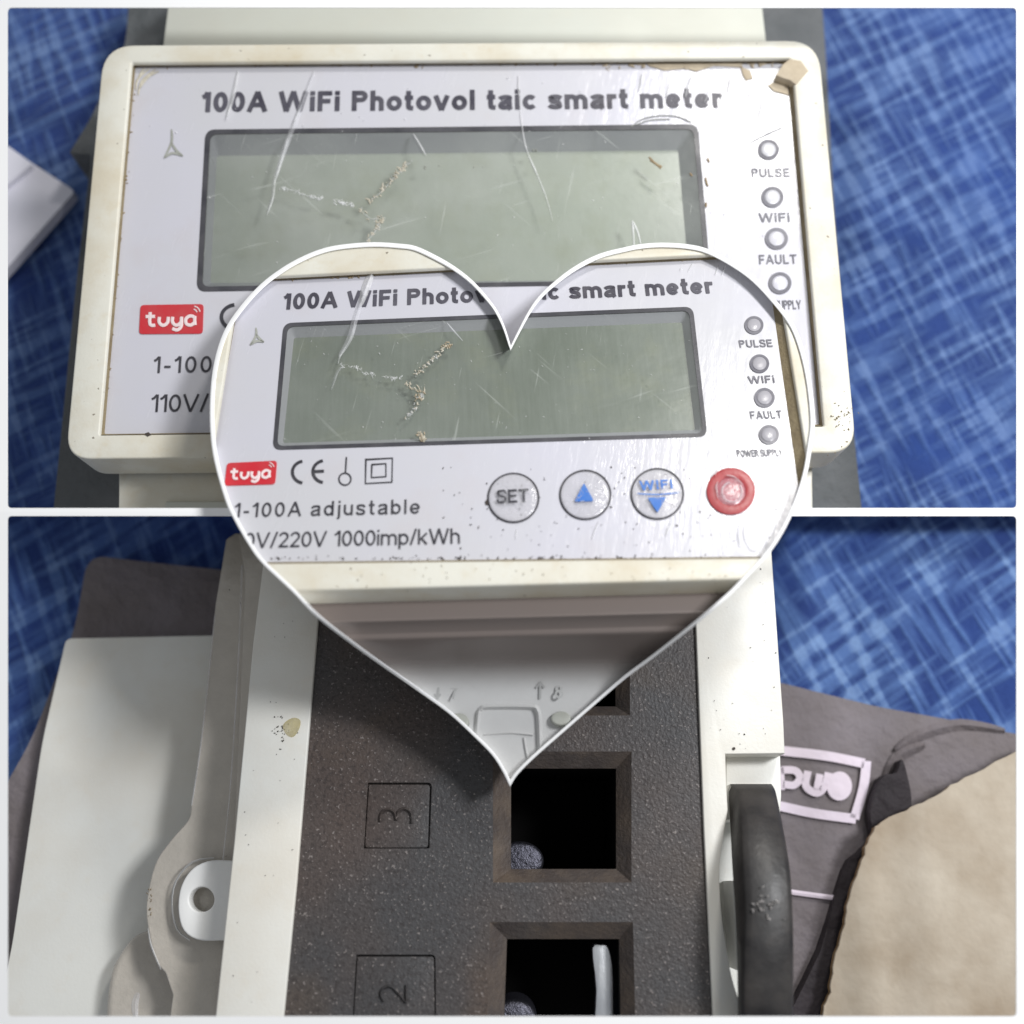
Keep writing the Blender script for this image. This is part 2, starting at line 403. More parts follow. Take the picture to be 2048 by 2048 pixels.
def stroke_bm(bm, F, pts, width, w, h=.0015, smooth=5, taper=True):
    P = catmull([Vector(p) for p in pts], smooth) if smooth and len(pts) > 2 else [Vector(p) for p in pts]
    n = len(P); L = []
    for i, p in enumerate(P):
        d = (P[min(i+1, n-1)]-P[max(i-1, 0)]).normalized(); nn = Vector((-d.y, d.x))
        t = i/(n-1); ww = width(t) if callable(width) else width
        if taper: ww *= max(.12, math.sin(math.pi*(.04+.92*t))**.5)
        L.append((p+nn*ww/2, p, p-nn*ww/2))
    wf = w if callable(w) else (lambda q: w)
    R = [[bm.verts.new(F.px(q, wf(q)+(h if k == 1 else 0))) for k, q in enumerate(r)] for r in L]
    for a, b in zip(R, R[1:]):
        for i in (0, 1):
            f = bm.faces.new((a[i], a[i+1], b[i+1], b[i])); f.normal_update()
            if f.normal.dot(F.N) < 0: f.normal_flip()
def stroke(F, name, lines, width, w, mat, parent, h=.0015, smooth=5, taper=False):
    bm = bmesh.new()
    for l in lines: stroke_bm(bm, F, l, width, w, h, smooth, taper)
    return finish(name, bm, mat, parent, F, True, 0)
def arc(c, r, a0, a1, n=14, ry=None):
    return [Vector((c[0]+r*math.cos(math.radians(a0+(a1-a0)*k/n)), c[1]-(ry or r)*math.sin(math.radians(a0+(a1-a0)*k/n)))) for k in range(n+1)]
# ---- lettering
def text_geo(s, bold, spacing=1.0):
    cu = bpy.data.curves.new('t', 'FONT'); cu.body = s; cu.size = 1; cu.offset = bold; cu.space_character = spacing
    cu.resolution_u = 4; cu.fill_mode = 'FRONT'
    o = bpy.data.objects.new('t', cu); C.objects.link(o)
    dg = bpy.context.evaluated_depsgraph_get(); dg.update(); me = bpy.data.meshes.new_from_object(o.evaluated_get(dg))
    vs = [v.co.copy() for v in me.vertices]; fs = [tuple(p.vertices) for p in me.polygons]
    bpy.data.objects.remove(o); bpy.data.curves.remove(cu); bpy.data.meshes.remove(me)
    return vs, fs
_cap = {}
def cap(b):
    if b not in _cap:
        v, _ = text_geo('H', b); _cap[b] = (min(q.y for q in v), max(q.y for q in v))
    return _cap[b]
def text(F, name, s, p0, p1, h, mat, parent, bold=0., w=.0016, spacing=1.0, upv=None, raise_=0):
    vs, fs = text_geo(s, bold, spacing); lo, hi = cap(bold)
    x0 = min(v.x for v in vs); x1 = max(v.x for v in vs)
    p0 = Vector(p0); p1 = Vector(p1)
    bm = bmesh.new(); B = []
    for v in vs:
        t = (v.x-x0)/(x1-x0); q = p0+(p1-p0)*t
        u = Vector(upv) if upv else F.up(q, w)
        B.append(bm.verts.new(F.px(q+u*(h*(v.y-lo)/(hi-lo)), w+raise_)))
    for f in fs:
        try: g = bm.faces.new([B[i] for i in f])
        except ValueError: continue
        g.normal_update()
        if g.normal.dot(F.N) < 0: g.normal_flip()
    if raise_:
        es = [e for e in bm.edges if len(e.link_faces) == 1]
        r = bmesh.ops.extrude_edge_only(bm, edges=es)
        for v in [g for g in r['geom'] if isinstance(g, bmesh.types.BMVert)]: v.co -= F.N*raise_
    return finish(name, bm, mat, parent, F, True, 0)
def _A(cx, cy, rx, ry, a0, a1, n=0):
    n = n or max(6, int(abs(a1-a0)/14)); return [(cx+rx*math.cos(math.radians(a0+(a1-a0)*k/n)), cy+ry*math.sin(math.radians(a0+(a1-a0)*k/n))) for k in range(n+1)]
def _S(p, n=5): return [tuple(q) for q in catmull([Vector(k) for k in p], n)]
def glyph(ch, s):
    h = s/2; X = .73
    def arch(x0, x1, top=X): r = (x1-x0)/2; return _A(x0+r, top-h-r, r, r, 180, 0)
    G = {
    '0': (.64, [_A(.32, .5, .32-h, .5-h, 0, 360)]), 'O': (.88, [_A(.44, .5, .44-h, .5-h, 0, 360)]),
    '1': (.36, [[(.36-h, 0), (.36-h, 1)], [(.0, .74), (.13, .81), (.36-h*1.5, .985)]]),
    '2': (.62, [_A(.31, .70, .31-h, .30-h, 170, -35)+[(.05+h*.6, h)], [(.02, h), (.62, h)]]),
    '7': (.6, [[(0, 1-h), (.6, 1-h)], _S([(.57, .96), (.36, .6), (.24, .0)])]), '8': (.62, [_A(.31, .73, .26-h, .27-h, 0, 360), _A(.31, .27+h*.3, .31-h, .28-h*.6, 0, 360)]),
    'A': (.86, [[(h*.62, 0), (.43, 1)], [(.86-h*.62, 0), (.43, 1)], [(.18, .34), (.68, .34)]]),
    'W': (1.25, [[(h*.6, 1), (.33, 0)], [(.33, 0), (.625, 1)], [(.625, 1), (.92, 0)], [(.92, 0), (1.25-h*.6, 1)]]),
    'V': (.84, [[(h*.6, 1), (.42, 0)], [(.42, 0), (.84-h*.6, 1)]]), 'Y': (.82, [[(h*.6, 1), (.41, .42)], [(.41, .44), (.82-h*.6, 1)], [(.41, .46), (.41, 0)]]),
    'F': (.64, [[(h, 0), (h, 1)], [(h, 1-h), (.64, 1-h)], [(h, .5), (.57, .5)]]), 'E': (.68, [[(h, 0), (h, 1)], [(h, 1-h), (.67, 1-h)], [(h, .52), (.62, .52)], [(h, h), (.68, h)]]),
    'L': (.6, [[(h, 0), (h, 1)], [(h, h), (.6, h)]]), 'I': (s, [[(h, 0), (h, 1)]]), 'T': (.74, [[(.37, 0), (.37, 1)], [(0, 1-h), (.74, 1-h)]]),
    'P': (.7, [[(h, 0), (h, 1)], [(h, 1-h), (.42, 1-h)]+_A(.42, .72, .28-h, .28-h, 80, -80)+[(.42, .44+h), (h, .44+h)]]),
    'R': (.78, [[(h, 0), (h, 1)], [(h, 1-h), (.44, 1-h)]+_A(.44, .73, .28-h, .27-h, 80, -80)+[(.44, .46+h), (h, .46+h)], [(.4, .46), (.78-h*.5, 0)]]),
    'U': (.76, [[(h, 1), (h, .34)]+_A(.38, .33, .38-h, .33-h, 190, 350)+[(.76-h, .34), (.76-h, 1)]]),
    'S': (.72, [_S([(.68, .72), (.56, .93-h*.3), (.36, 1-h), (.14, .93-h*.4), (.04+h, .76), (.16, .60), (.36, .52), (.60, .43), (.72-h, .26), (.60, .07+h*.5), (.36, h), (.12, .09+h*.4), (.02, .30)])]),
    'i': (s, [[(h, 0), (h, X)], [(h, 1-s*.95), (h, 1)]]), 'l': (s, [[(h, 0), (h, 1)]]),
    'j': (s+.06, [_S([(h+.06, X), (h+.06, .3), (h+.06, -.12), (.02, -.22)]), [(h+.06, 1-s*.95), (h+.06, 1)]]),
    'h': (.6, [[(h, 0), (h, 1)], [(h, .3)]+arch(h, .6-h)+[(.6-h, 0)]]), 'o': (.68, [_A(.34, X/2, .34-h, X/2-h, 0, 360)]),
    't': (.38, [_S([(.17, .97), (.17, .6), (.17, .22), (.22, h+.02), (.38, h*.95)]), [(0, X-h*.9), (.37, X-h*.9)]]),
    'v': (.66, [[(h*.6, X), (.33, 0)], [(.33, 0), (.66-h*.6, X)]]),
    'a': (.62, [_S([(.04+h*.3, X-.2), (.14, X-h*1.4), (.32, X-h), (.5, X-h*1.3), (.6-h, X-.22), (.6-h, .3), (.6-h, .12), (.62-h*.6, .0)]),
                _S([(.6-h, .43), (.34, .38), (h+.04, .30), (h, .18), (h+.07, h*1.1), (.28, h), (.48, .1+h*.5), (.6-h, .24)])]),
    'c': (.62, [_A(.33, X/2, .33-h, X/2-h, 42, 318)]), 'e': (.66, [_A(.33, X/2, .33-h, X/2-h, 0, 325), [(h, X*.5-.005), (.66-h*.9, X*.5-.005)]]),
    's': (.58, [_S([(.55, X-.2), (.44, X-h*1.2), (.28, X-h), (.1, X-h*1.3), (h*.9+.02, X-.19), (.13, X*.58), (.42, X*.45), (.58-h, .19), (.46, h*1.2), (.28, h), (.1, h*1.3), (.02, .21)])]),
    'm': (1.02, [[(h, 0), (h, X)], [(h, .3)]+arch(h, .51)+[(.51, 0)], [(.51, .3)]+arch(.51, 1.02-h)+[(1.02-h, 0)]]),
    'r': (.42, [[(h, 0), (h, X)], _S([(h, .38), (h+.06, X-.16), (.26, X-h*1.1), (.42, X-h*1.1)])]),
    'd': (.64, [_A(.32, X/2, .32-h, X/2-h, 0, 360), [(.64-h, 0), (.64-h, 1)]]), 'b': (.64, [_A(.32, X/2, .32-h, X/2-h, 0, 360), [(h, 0), (h, 1)]]),
    'p': (.64, [_A(.32, X/2, .32-h, X/2-h, 0, 360), [(h, -.27), (h, X)]]),
    'u': (.6, [[(h, X)]+[(x, X-y) for x, y in arch(h, .6-h)]+[(.6-h, .3)], [(.6-h, 0), (.6-h, X)]]),
    'k': (.6, [[(h, 0), (h, 1)], [(h, .25), (.56, X)], [(.22, .40), (.6-h*.6, 0)]]),
    '-': (.36, [[(0, .37), (.36, .37)]]), '/': (.38, [[(.02, -.02), (.36, 1.02)]]),
    }
    return G[ch]
def letters(F, txt, p0, p1, hgt, mat, parent, s=.14, gap=.15, space=.36, w=.0016, name='letter'):
    items = []; x = 0
    for ch in txt:
        if ch == ' ': x += space; continue
        wd, st = glyph(ch, s); items.append((x, st)); x += wd+gap
    tot = x-gap; p0 = Vector(p0); p1 = Vector(p1)
    for x0, st in items:
        bm = bmesh.new()
        for k, line in enumerate(st):
            P = [Vector(line[0])]
            for q in line[1:]:
                if (Vector(q)-P[-1]).length > 1e-4: P.append(Vector(q))
            n = len(P); closed = (P[0]-P[-1]).length < 1e-3; prev = None; first = None
            for i in range(n):
                a = P[i-1] if i else (P[-2] if closed else P[0]); b = P[i+1] if i < n-1 else (P[1] if closed else P[-1])
                d1 = (P[i]-a); d2 = (b-P[i]); d1 = d1.normalized() if d1.length > 1e-6 else d2.normalized(); d2 = d2.normalized() if d2.length > 1e-6 else d1
                d = (d1+d2).normalized(); nn = Vector((-d.y, d.x)); m_ = (s/2)/max(.6, nn.dot(Vector((-d1.y, d1.x))))
                v = []
                for q in (P[i]+nn*m_, P[i]-nn*m_):
                    base = p0+(p1-p0)*((x0+q.x)/tot); v.append(bm.verts.new(F.px(base+F.up(base, w)*(hgt*q.y), w+k*4e-5)))
                if prev:
                    f = bm.faces.new((prev[0], prev[1], v[1], v[0])); f.normal_update()
                    if f.normal.dot(F.N) < 0: f.normal_flip()
                prev = v
        finish(name, bm, mat, parent, F, True, 0)
def debris(F, name, paths, n, spread, size, w, mat, parent, seed, stretch=3):
    """tiny flakes of cracked film along a line"""
    P = [catmull([Vector(q) for q in p], 6) for p in paths]
    def pick(r): a = r.choice(P); q = r.choice(a); return (q.x+r.gauss(0, spread), q.y+r.gauss(0, spread))
    return shards(F, name, n, pick, size, w, mat, parent, seed, stretch)
def shards(F, name, n, area, size, w, mat, parent, seed, stretch=2.5):
    rnd = random.Random(seed); bm = bmesh.new()
    for _ in range(n):
        c = area(rnd); a = rnd.uniform(0, math.pi); k = rnd.randint(5, 7); s = rnd.uniform(*size); st = rnd.uniform(1, stretch)
        q = []
        for i in range(k):
            t = 2*math.pi*i/k; r = s*rnd.uniform(.5, 1)
            x, y = r*math.cos(t)*st, r*math.sin(t)
            q.append((c[0]+x*math.cos(a)-y*math.sin(a), c[1]+x*math.sin(a)+y*math.cos(a)))
        cv = bm.verts.new(F.px(c, w+rnd.uniform(.0015, .004))); vs = [bm.verts.new(F.px(p, w)) for p in q]
        for i in range(k):
            f = bm.faces.new((cv, vs[i], vs[(i+1) % k])); f.normal_update()
            if f.normal.dot(F.N) < 0: f.normal_flip()
    o = finish(name, bm, mat, parent, F, True, 0)
    if o: o['kind'] = 'stuff'
    return o
def grid_cloth(F, name, x0, y0, x1, y1, w, mat, amp, n=70):
    bm = bmesh.new(); V = []
    for j in range(n+1):
        r = []
        for i in range(n+1):
            p = F.px((x0+(x1-x0)*i/n, y0+(y1-y0)*j/n), w)
            r.append(bm.verts.new(p+F.N*amp*noise.noise(p*1.7)))
        V.append(r)
    for j in range(n):
        for i in range(n):
            f = bm.faces.new((V[j][i], V[j+1][i], V[j+1][i+1], V[j][i+1]))
    clip_plane(bm, Vector((0, .004 if F is F1 else -.004, 0)), Vector((0, -1 if F is F1 else 1, 0)))
    o = finish(name, bm, mat, None, F, False, 60)
    o['kind'] = 'structure'; return o
# ------------------------------------------------------------------ the white mount: two windows and a heart-shaped tray
class Mount:
    O = Vector((0, 0, .005))
    def __init__(s, slope): s.N = Vector((0, slope, 1)).normalized()
    def px(s, p, w=0.):
        r = ray(p); t = ((s.O-CAM).dot(s.N)+w)/r.dot(s.N); return CAM+r*t
FM1, FM3 = Mount(.32), Mount(.20)
mount = thing('picture_mount', 'white mount with two wide windows, one above the other, round the whole display', 'picture mount', (0, 0, 0))
for (x0, y0, x1, y1, a, b) in ((15, 15, 2033, 1016, -18, 1024), (15, 1032, 2033, 2033, 1024, 2066)):
    outer = rq([(-18, a), (2066, a), (2066, b), (-18, b)], .5, 6); inner = rq([(x0, y0), (x1, y0), (x1, y1), (x0, y1)], 9, 6)
    ring(FM1 if y0 < 100 else FM3, 'window_frame', outer, inner, .0, -.002, 'frame', mount, clip=False)
bm = bmesh.new()
v = [bm.verts.new(q) for q in ((-1.06, 0, .003), (1.06, 0, .003), (1.06, 0, -.015), (-1.06, 0, -.015))]; bm.faces.new(v)
finish('divider', bm, 'frame', mount, None, False, 0)

tray = thing('heart_tray', 'white rimmed heart-shaped tray raised over the middle of the mount, holding a meter', 'tray', (0, 0, 0))
def rim_pt(p, lift=.0):
    """rim follows the meter's face, then turns down towards the tip"""
    py = p[1]
    if py <= 1205: return F2.px(p, .0215+lift)
    za = F2.px((p[0], 1205), .0215+lift).z; zb = F2.px((1024, 1400), -.24).z+.025+lift
    t = min(1, (py-1205)/190); t = t*t*(3-2*t); zt = za+(zb-za)*t
    r = ray(p); return CAM+r*((zt-D)/r.z)
def rim_w(i):
    p = HEART[i]; dn = (Vector(p)-Vector((1021, 697))).length; dt = (Vector(p)-Vector((1020, 1567))).length
    w_ = 9.2
    if p[1] > 900: w_ = 9.2-2.6*min(1, (p[1]-900)/350)
    w_ = min(w_, 4.2+dn*.022); return w_
bm = bmesh.new(); L = len(HEART); rows = []
for i in range(L):
    p = Vector(HEART[i]); a = Vector(HEART[i-1]); b = Vector(HEART[(i+1) % L]); d = ((p-a).normalized()+(b-p).normalized())
    if d.length < .3: d = Vector((1, 0)) 
    d.normalize(); n_ = Vector((-d.y, d.x)); wd = rim_w(i)/2
    tipk = 1.0
    if i == 0 or abs(p.y-1567) < .1: n_ = Vector((0, 1 if i == 0 else 1)); wd *= 2.0; n_ = Vector((0, -1)) if i == 0 else Vector((0, 1))
    if i == 0: n_ = Vector((0, 1))
    pts = [p-n_*wd, p-n_*wd*.55, p+n_*wd*.55, p+n_*wd]
    rows.append((pts, n_))
R = []
for k in range(L):
    pts, n_ = rows[k]
    # orient so that the first point is always inside the heart
    if k not in (0,):
        if not inside(tuple(Vector(HEART[k])-n_*1.5), HEART): pts = pts[::-1]
    else: pts = pts[::-1]
    R.append([bm.verts.new(rim_pt(pts[0], 0)), bm.verts.new(rim_pt(pts[1], .0015)), bm.verts.new(rim_pt(pts[2], .0015)), bm.verts.new(rim_pt(pts[3], 0))])
for k in range(L):
    a, b = R[k], R[(k+1) % L]
    for i in range(3): bm.faces.new((a[i], a[i+1], b[i+1], b[i]))
bmesh.ops.recalc_face_normals(bm, faces=bm.faces)
finish('rim', bm, 'frame', tray, None, False, 30)
bm = bmesh.new(); top = []; bot = []
def low_z(P):
    y = P.y
    if y > .1: return P.z-.07
    return max(P.z-.22, -.035)
for k in range(L):
    P = rim_pt(HEART[k], -.001); r = P-CAM; zb = low_z(P); Q = CAM+r*((zb-D)/r.z)
    top.append(bm.verts.new(P)); bot.append(bm.verts.new(Q))
for k in range(L): bm.faces.new((top[k], top[(k+1) % L], bot[(k+1) % L], bot[k]))
finish('tray_wall', bm, 'frame', tray, None, False, 0)
bm = bmesh.new(); q = []
for k in range(L):
    P = rim_pt(HEART[k], -.001); r = P-CAM; zb = low_z(P)-.001; q.append(CAM+r*((zb-D)/r.z))
vs = [bm.verts.new(p) for p in q]
for tri in tessellate_polygon([[Vector((p.x, p.y, 0)) for p in q]]): bm.faces.new([vs[i] for i in tri])
finish('tray_floor', bm, 'frame', tray, None, False, 0)
# ------------------------------------------------------------------ shared meter pieces
def logo(F, c, parent, mats=('red', 'white_ink')):
    TL, TR, BR, BL = [Vector(p) for p in c]
    pl = prism(F, 'logo_badge', rq(c, 7, 4), .0022, .0, mats[0], parent)
    def q(u, v): return TL+(TR-TL)*u+((BL-TL)+((BR-TR)-(BL-TL))*u)*v
    s = (TR-TL).length/100
    S = []
    S.append([q(.16, .25), q(.16, .60), q(.19, .70), q(.25, .70)]); S.append([q(.09, .40), q(.16, .40), q(.24, .40)])          # t
    S.append([q(.31, .42), q(.31, .60), q(.37, .71), q(.44, .62), q(.45, .42)])                                          # u
    S.append([q(.52, .42), q(.52, .60), q(.58, .71), q(.65, .62), q(.66, .42)]); S.append([q(.66, .45), q(.66, .74), q(.60, .87), q(.52, .82)])   # y
    S.append([q(.86, .43), q(.79, .40), q(.73, .50), q(.74, .66), q(.81, .71), q(.87, .62)]); S.append([q(.87, .40), q(.87, .56), q(.88, .71)])   # a
    if pl:
        stroke(F, 'logo_lettering', S, 5.2*s, .0034, mats[1], pl, .0005)
        W = [arc(q(.84, .30), 6*s, 10, 80, 6), arc(q(.84, .30), 11*s, 10, 80, 8)]
        stroke(F, 'logo_waves', W, 1.8*s, .0034, mats[1], pl, .0004)
def led(F, c, ro, ri, parent, mat='ink_soft', lens='label1'):
    o = ring(F, 'indicator_ring', ell(c, ro, ro*.95), ell(c, ri, ri*.95), .002, .0, mat, parent)
    # a small clear dome inside the printed ring
    rows = []
    for k in range(5):
        t = k/4; r_ = ri*math.cos(t*math.pi/2*.98)
        rows.append([(q[0], q[1], .0012+.0028*math.sin(t*math.pi/2)) for q in ell(c, r_, r_*.95, 24)])
    loft(F, 'indicator_lens', rows, lens, parent, True)
# ------------------------------------------------------------------ UPPER PICTURE
g1 = grid_cloth(F1, 'tablecloth', -300, -250, 2350, 1500, -.44, 'cloth1', .03)
tag(g1, 'blue heathered weave cloth under the upper meter', None, 'structure')
cs = prism(F1, 'dark_case', rq([(262, -60), (250, 92), (178, 240), (137, 306), (182, 309), (152, 560), (106, 1020), (100, 1120), (1730, 1120), (1724, 1015), (1692, 700), (1668, 400), (1652, 100), (1640, -60)],
           [3, 30, 10, 6, 6, 60, 20, 5, 5, 20, 60, 60, 60, 3], 4), -.26, -.41, 'pouch1', None, .03, 4)
tag(cs, 'dark grey case lying on the blue cloth beneath the upper meter', 'case')
bx = thing('white_box', 'white box with a stepped lid corner pointing in from the left edge, upper picture', 'box', F1.px((60, 400), -.5))
prism(F1, 'box_body', rq([(-160, 205), (16, 292), (58, 322), (150, 382), (16, 533), (-160, 720)], [2, 2, 2, 10, 2, 2], 4), -.375, -.41, 'box', bx, .01)
prism(F1, 'box_lid', rq([(-160, 190), (10, 288), (64, 328), (8, 374), (-160, 500)], [2, 2, 5, 2, 2], 4), -.355, -.38, 'box', bx, .008)
m1 = thing('smart_meter', 'cream electricity meter with scuffed grey-green display and red badge, lying in the upper window', 'electricity meter', F1.px((920, 500), -.26))
prism(F1, 'terminal_section', rq([(348, -80), (326, 92), (326, 300), (1530, 300), (1533, 90), (1514, -80)], [2, 10, 2, 2, 10, 2], 4), -.085, -.26, 'offwhite', m1, .012)
prism(F1, 'lower_section', rq([(240, 700), (1622, 700), (1627, 1120), (236, 1120)], 4, 4), -.105, -.26, 'cream', m1, .008)
prism(F1, 'rail_clip', rq([(330, 1002), (1400, 1000), (1400, 1120), (328, 1120)], 5, 4), -.09, -.12, 'offwhite', m1, .004)
b_out = rq([(207, 90), (1637, 80), (1714, 905), (130, 918)], [62, 62, 58, 52], 9)
b_in = rq([(263, 125), (1584, 116), (1648, 852), (199, 870)], [4, 10, 4, 4], 9)
bz = ring(F1, 'bezel', b_out, b_in, .022, -.09, 'cream', m1, .0045, win=.012)
ring(F1, 'bezel_groove', rq([(255, 118), (1592, 108), (1656, 860), (192, 878)], 4, 4), rq([(300, 160), (1545, 150), (1600, 820), (240, 838)], 4, 4), -.008, -.012, 'groove', m1)
lcd_o = rq([(411, 259), (1396, 248), (1422, 566), (393, 583)], 20, 8)
lcd_i = rq([(420, 268), (1387, 258), (1412, 559), (404, 573)], 15, 8)
lab_o = rq([(271, 133), (1572, 124), (1639, 849), (209, 868)], [4, 26, 4, 4], 8)
b_in8 = rq([(263, 125), (1584, 116), (1648, 852), (199, 870)], [4, 10, 4, 4], 8)
loft(F1, 'bezel_inner_wall', [[(p.x, p.y, .0165) for p in b_in8], [(p.x, p.y, .0) for p in lab_o]], 'groove', m1)
ring(F1, 'label_plate', lab_o, lcd_o, .0, -.008, 'label1', m1)
ring(F1, 'display_outline', lcd_o, lcd_i, .0015, -.004, 'line', m1)
deep = rq([(434, 312), (1356, 301), (1378, 562), (421, 566)], 6, 8)
loft(F1, 'display_recess', [[(p.x, p.y, .0) for p in lcd_i], [(p.x, p.y, -.045) for p in deep]], 'grey_wall', m1)
sheet(F1, 'display_screen', [(428, 306), (1362, 295), (1384, 568), (415, 572)], -.0445, 'lcd1', m1)
sheet(F1, 'display_window', lcd_i, .0006, 'pane1', m1)
letters(F1, '100A WiFi Photovol taic smart meter', (404, 224), (1445, 215), 40, 'ink_title', m1, .215, .13, .42)
for (cx, cy, ro, ri, s, x0, x1, by, h) in ((1537, 299, 21.5, 15, 'PULSE', 1504, 1580, 354, 17), (1545, 394, 22, 15.5, 'WiFi', 1519, 1580, 444, 18),
                                        (1553, 477, 23, 16, 'FAULT', 1519, 1594, 528, 18.5), (1560, 566, 23, 16, 'POWER SUPPLY', 1494, 1603, 619, 18)):
    led(F1, (cx, cy), ro, ri, m1)  # pale label tone on these lenses stands in for their glare
    letters(F1, s, (x0, by), (x1, by-1), h, 'ink_soft', m1, .17, .17 if s != 'POWER SUPPLY' else .1, .3)
logo(F1, [(281, 610), (407, 608), (405, 667), (278, 668)], m1)
stroke(F1, 'conformity_mark', [arc((474, 634), 31, 100, 260, 14, 25)], 7, .0016, 'ink', m1, 0)
letters(F1, '1-100A adjustable', (307, 746), (735, 741), 33, 'ink', m1, .135, .24, .42)
letters(F1, '110V/220V 1000imp/kWh', (302, 824), (850, 818), 35, 'ink', m1, .125, .11, .42)
stroke(F1, 'smudge_mark', [[(343, 258), (343, 285), (328, 316)], [(343, 285), (352, 300), (366, 312)], [(328, 316), (345, 306), (366, 312)]], 5, .0017, 'smudge', m1, 0, taper=True)
bm = bmesh.new()
# ------------------ film creases and chips on the upper window
stroke(F1, 'film_crease', [[(476, 140), (466, 190), (452, 238)]], 9, .002, 'crease', m1, .006, taper=True)
stroke(F1, 'film_crease', [[(628, 142), (604, 205), (585, 256), (563, 318), (551, 358)]], 10, .002, 'crease_glint_soft', m1, .006, taper=True)
stroke(F1, 'film_crease', [[(600, 215), (578, 268), (556, 338), (548, 362), (545, 395), (533, 430)]], 8, .003, 'crease', m1, .006, taper=True)
stroke(F1, 'film_crease', [[(1037, 150), (1038, 200), (1050, 290), (1072, 345), (1092, 395), (1105, 442)]], 4, .002, 'crease', m1, .003, taper=True)
stroke(F1, 'film_crease', [[(1264, 441), (1266, 465), (1268, 500)], [(1265, 441), (1276, 468), (1283, 500)]], 5, .002, 'crease', m1, .003, taper=True)
for a in ([(1284, 145), (1282, 165), (1278, 182)], [(1385, 150), (1376, 172), (1370, 195)], [(1450, 178), (1446, 190), (1440, 202)], [(1500, 178), (1499, 200), (1494, 220)],
          [(1462, 150), (1458, 170), (1455, 188)], [(1340, 165), (1337, 180), (1331, 195)], [(826, 268), (838, 288), (852, 312)], [(1520, 195), (1522, 215), (1515, 245)], [(1420, 172), (1415, 190), (1408, 205)]):
    stroke(F1, 'film_crease', [a], random.uniform(5, 9), .002, 'crease', m1, .005, taper=True)
debris(F1, 'film_crack', [[(562, 378), (583, 379), (615, 392), (641, 397)], [(668, 402), (684, 405), (703, 410)]], 90, 2.4, (.9, 3.2), .0018, 'crease', m1, 41)
debris(F1, 'film_crack', [[(721, 421), (742, 440), (763, 434), (756, 452), (747, 468), (734, 482)], [(739, 403), (760, 385), (779, 366), (795, 347), (812, 328)]], 90, 2.8, (1, 3.4), .0018, 'beige_scratch', m1, 42)
debris(F1, 'film_crack', [[(721, 421), (742, 440), (763, 434), (756, 452), (747, 468), (734, 482)], [(785, 356), (812, 328), (820, 322)]], 60, 3.4, (.7, 2.), .0024, 'crease', m1, 43)
debris(F1, 'film_crack', [[(850, 332), (900, 334), (990, 336)], [(1070, 300), (1072, 303)]], 14, 1.5, (.8, 2), .0018, 'smudge', m1, 44)
stroke(F1, 'crack_line', [[(566, 377), (590, 382), (615, 392), (641, 398)], [(740, 402), (762, 384), (781, 364), (800, 342), (818, 326)], [(724, 424), (742, 438), (760, 440), (748, 466), (733, 482)]], 1.6, .0022, 'crease_glint_soft', m1, .001)
stroke(F1, 'trapped_debris', [[(1298, 314), (1310, 326), (1324, 334)], [(1300, 320), (1314, 330), (1322, 337)]], 4, .002, 'dirt', m1)
stroke(F1, 'trapped_debris', [[(1415, 316), (1418, 324)], [(1411, 355), (1413, 365), (1416, 372)], [(1380, 346), (1384, 352)], [(1412, 405), (1412, 414)]], 4, .002, 'dirt', m1)
stroke(F1, 'trapped_hair', [[(1262, 254), (1285, 238), (1320, 231), (1355, 233), (1382, 244)], [(1272, 250), (1300, 240), (1340, 238)]], 1.8, .002, 'smudge', m1)
stroke(F1, 'film_scratch', [[(1498, 286), (1530, 270), (1566, 254)]], 2.2, .002, 'ink_soft', m1, taper=True)
stroke(F1, 'peeled_corner', [[(276, 190), (284, 162), (312, 138)], [(272, 180), (276, 158), (300, 136)], [(280, 176), (296, 154), (318, 142)], [(272, 168), (282, 146), (290, 136)]], 4.5, .0018, 'beige_scratch', m1, .001, taper=True)
prism(F1, 'glue_residue', [(1566, 128), (1580, 117), (1602, 121), (1617, 141), (1604, 156), (1592, 169), (1580, 160), (1566, 156), (1552, 150)], .0245, .0, 'tape', m1, .002)
prism(F1, 'glue_residue', [(1536, 170), (1556, 160), (1574, 158), (1578, 190), (1564, 186), (1548, 182)], .003, .0, 'tape', m1, .001)
prism(F1, 'glue_residue', [(1288, 120), (1350, 126), (1400, 122), (1478, 120), (1486, 134), (1430, 130), (1392, 142), (1372, 136), (1330, 140), (1300, 132)], .003, .0, 'tape', m1, .001)
prism(F1, 'glue_residue', [(1482, 134), (1500, 140), (1506, 156), (1492, 160), (1486, 150)], .003, .0, 'tape', m1, .001)
shards(F1, 'edge_dirt', 150, lambda r: (lambda x: (x, 128-(x-265)*.0069+abs(r.gauss(0, 3.2))))(r.uniform(280, 1560)), (1, 4.2), .001, 'dirt', m1, 3)
shards(F1, 'edge_dirt', 160, lambda r: (lambda x: (x, 128-(x-265)*.0069+abs(r.gauss(0, 6))))(r.uniform(1180, 1570)), (1, 5), .001, 'tape', m1, 33)
shards(F1, 'edge_dirt', 50, lambda r: (lambda t: (200+64*(1-t)+r.gauss(6, 3), 130+735*t))(r.random()), (1, 2.6), .0, 'dirt', m1, 4)
shards(F1, 'bezel_specks', 36, lambda r: (r.gauss(1692, 12), r.gauss(836, 22)), (.6, 2.0), .0225, 'groove', m1, 5)
shards(F1, 'bezel_specks', 40, lambda r: (r.uniform(150, 1700), 905+r.gauss(0, 4)), (.6, 1.6), .018, 'dirt', m1, 6)
shards(F1, 'film_specks', 120, lambda r: (r.uniform(300, 1550), r.uniform(150, 560)), (.6, 1.9), .0018, 'crease', m1, 8)
prism(F1, 'bezel_nick', [(289, 867), (297, 864), (302, 869), (295, 873)], .0235, .01, 'speck', m1)
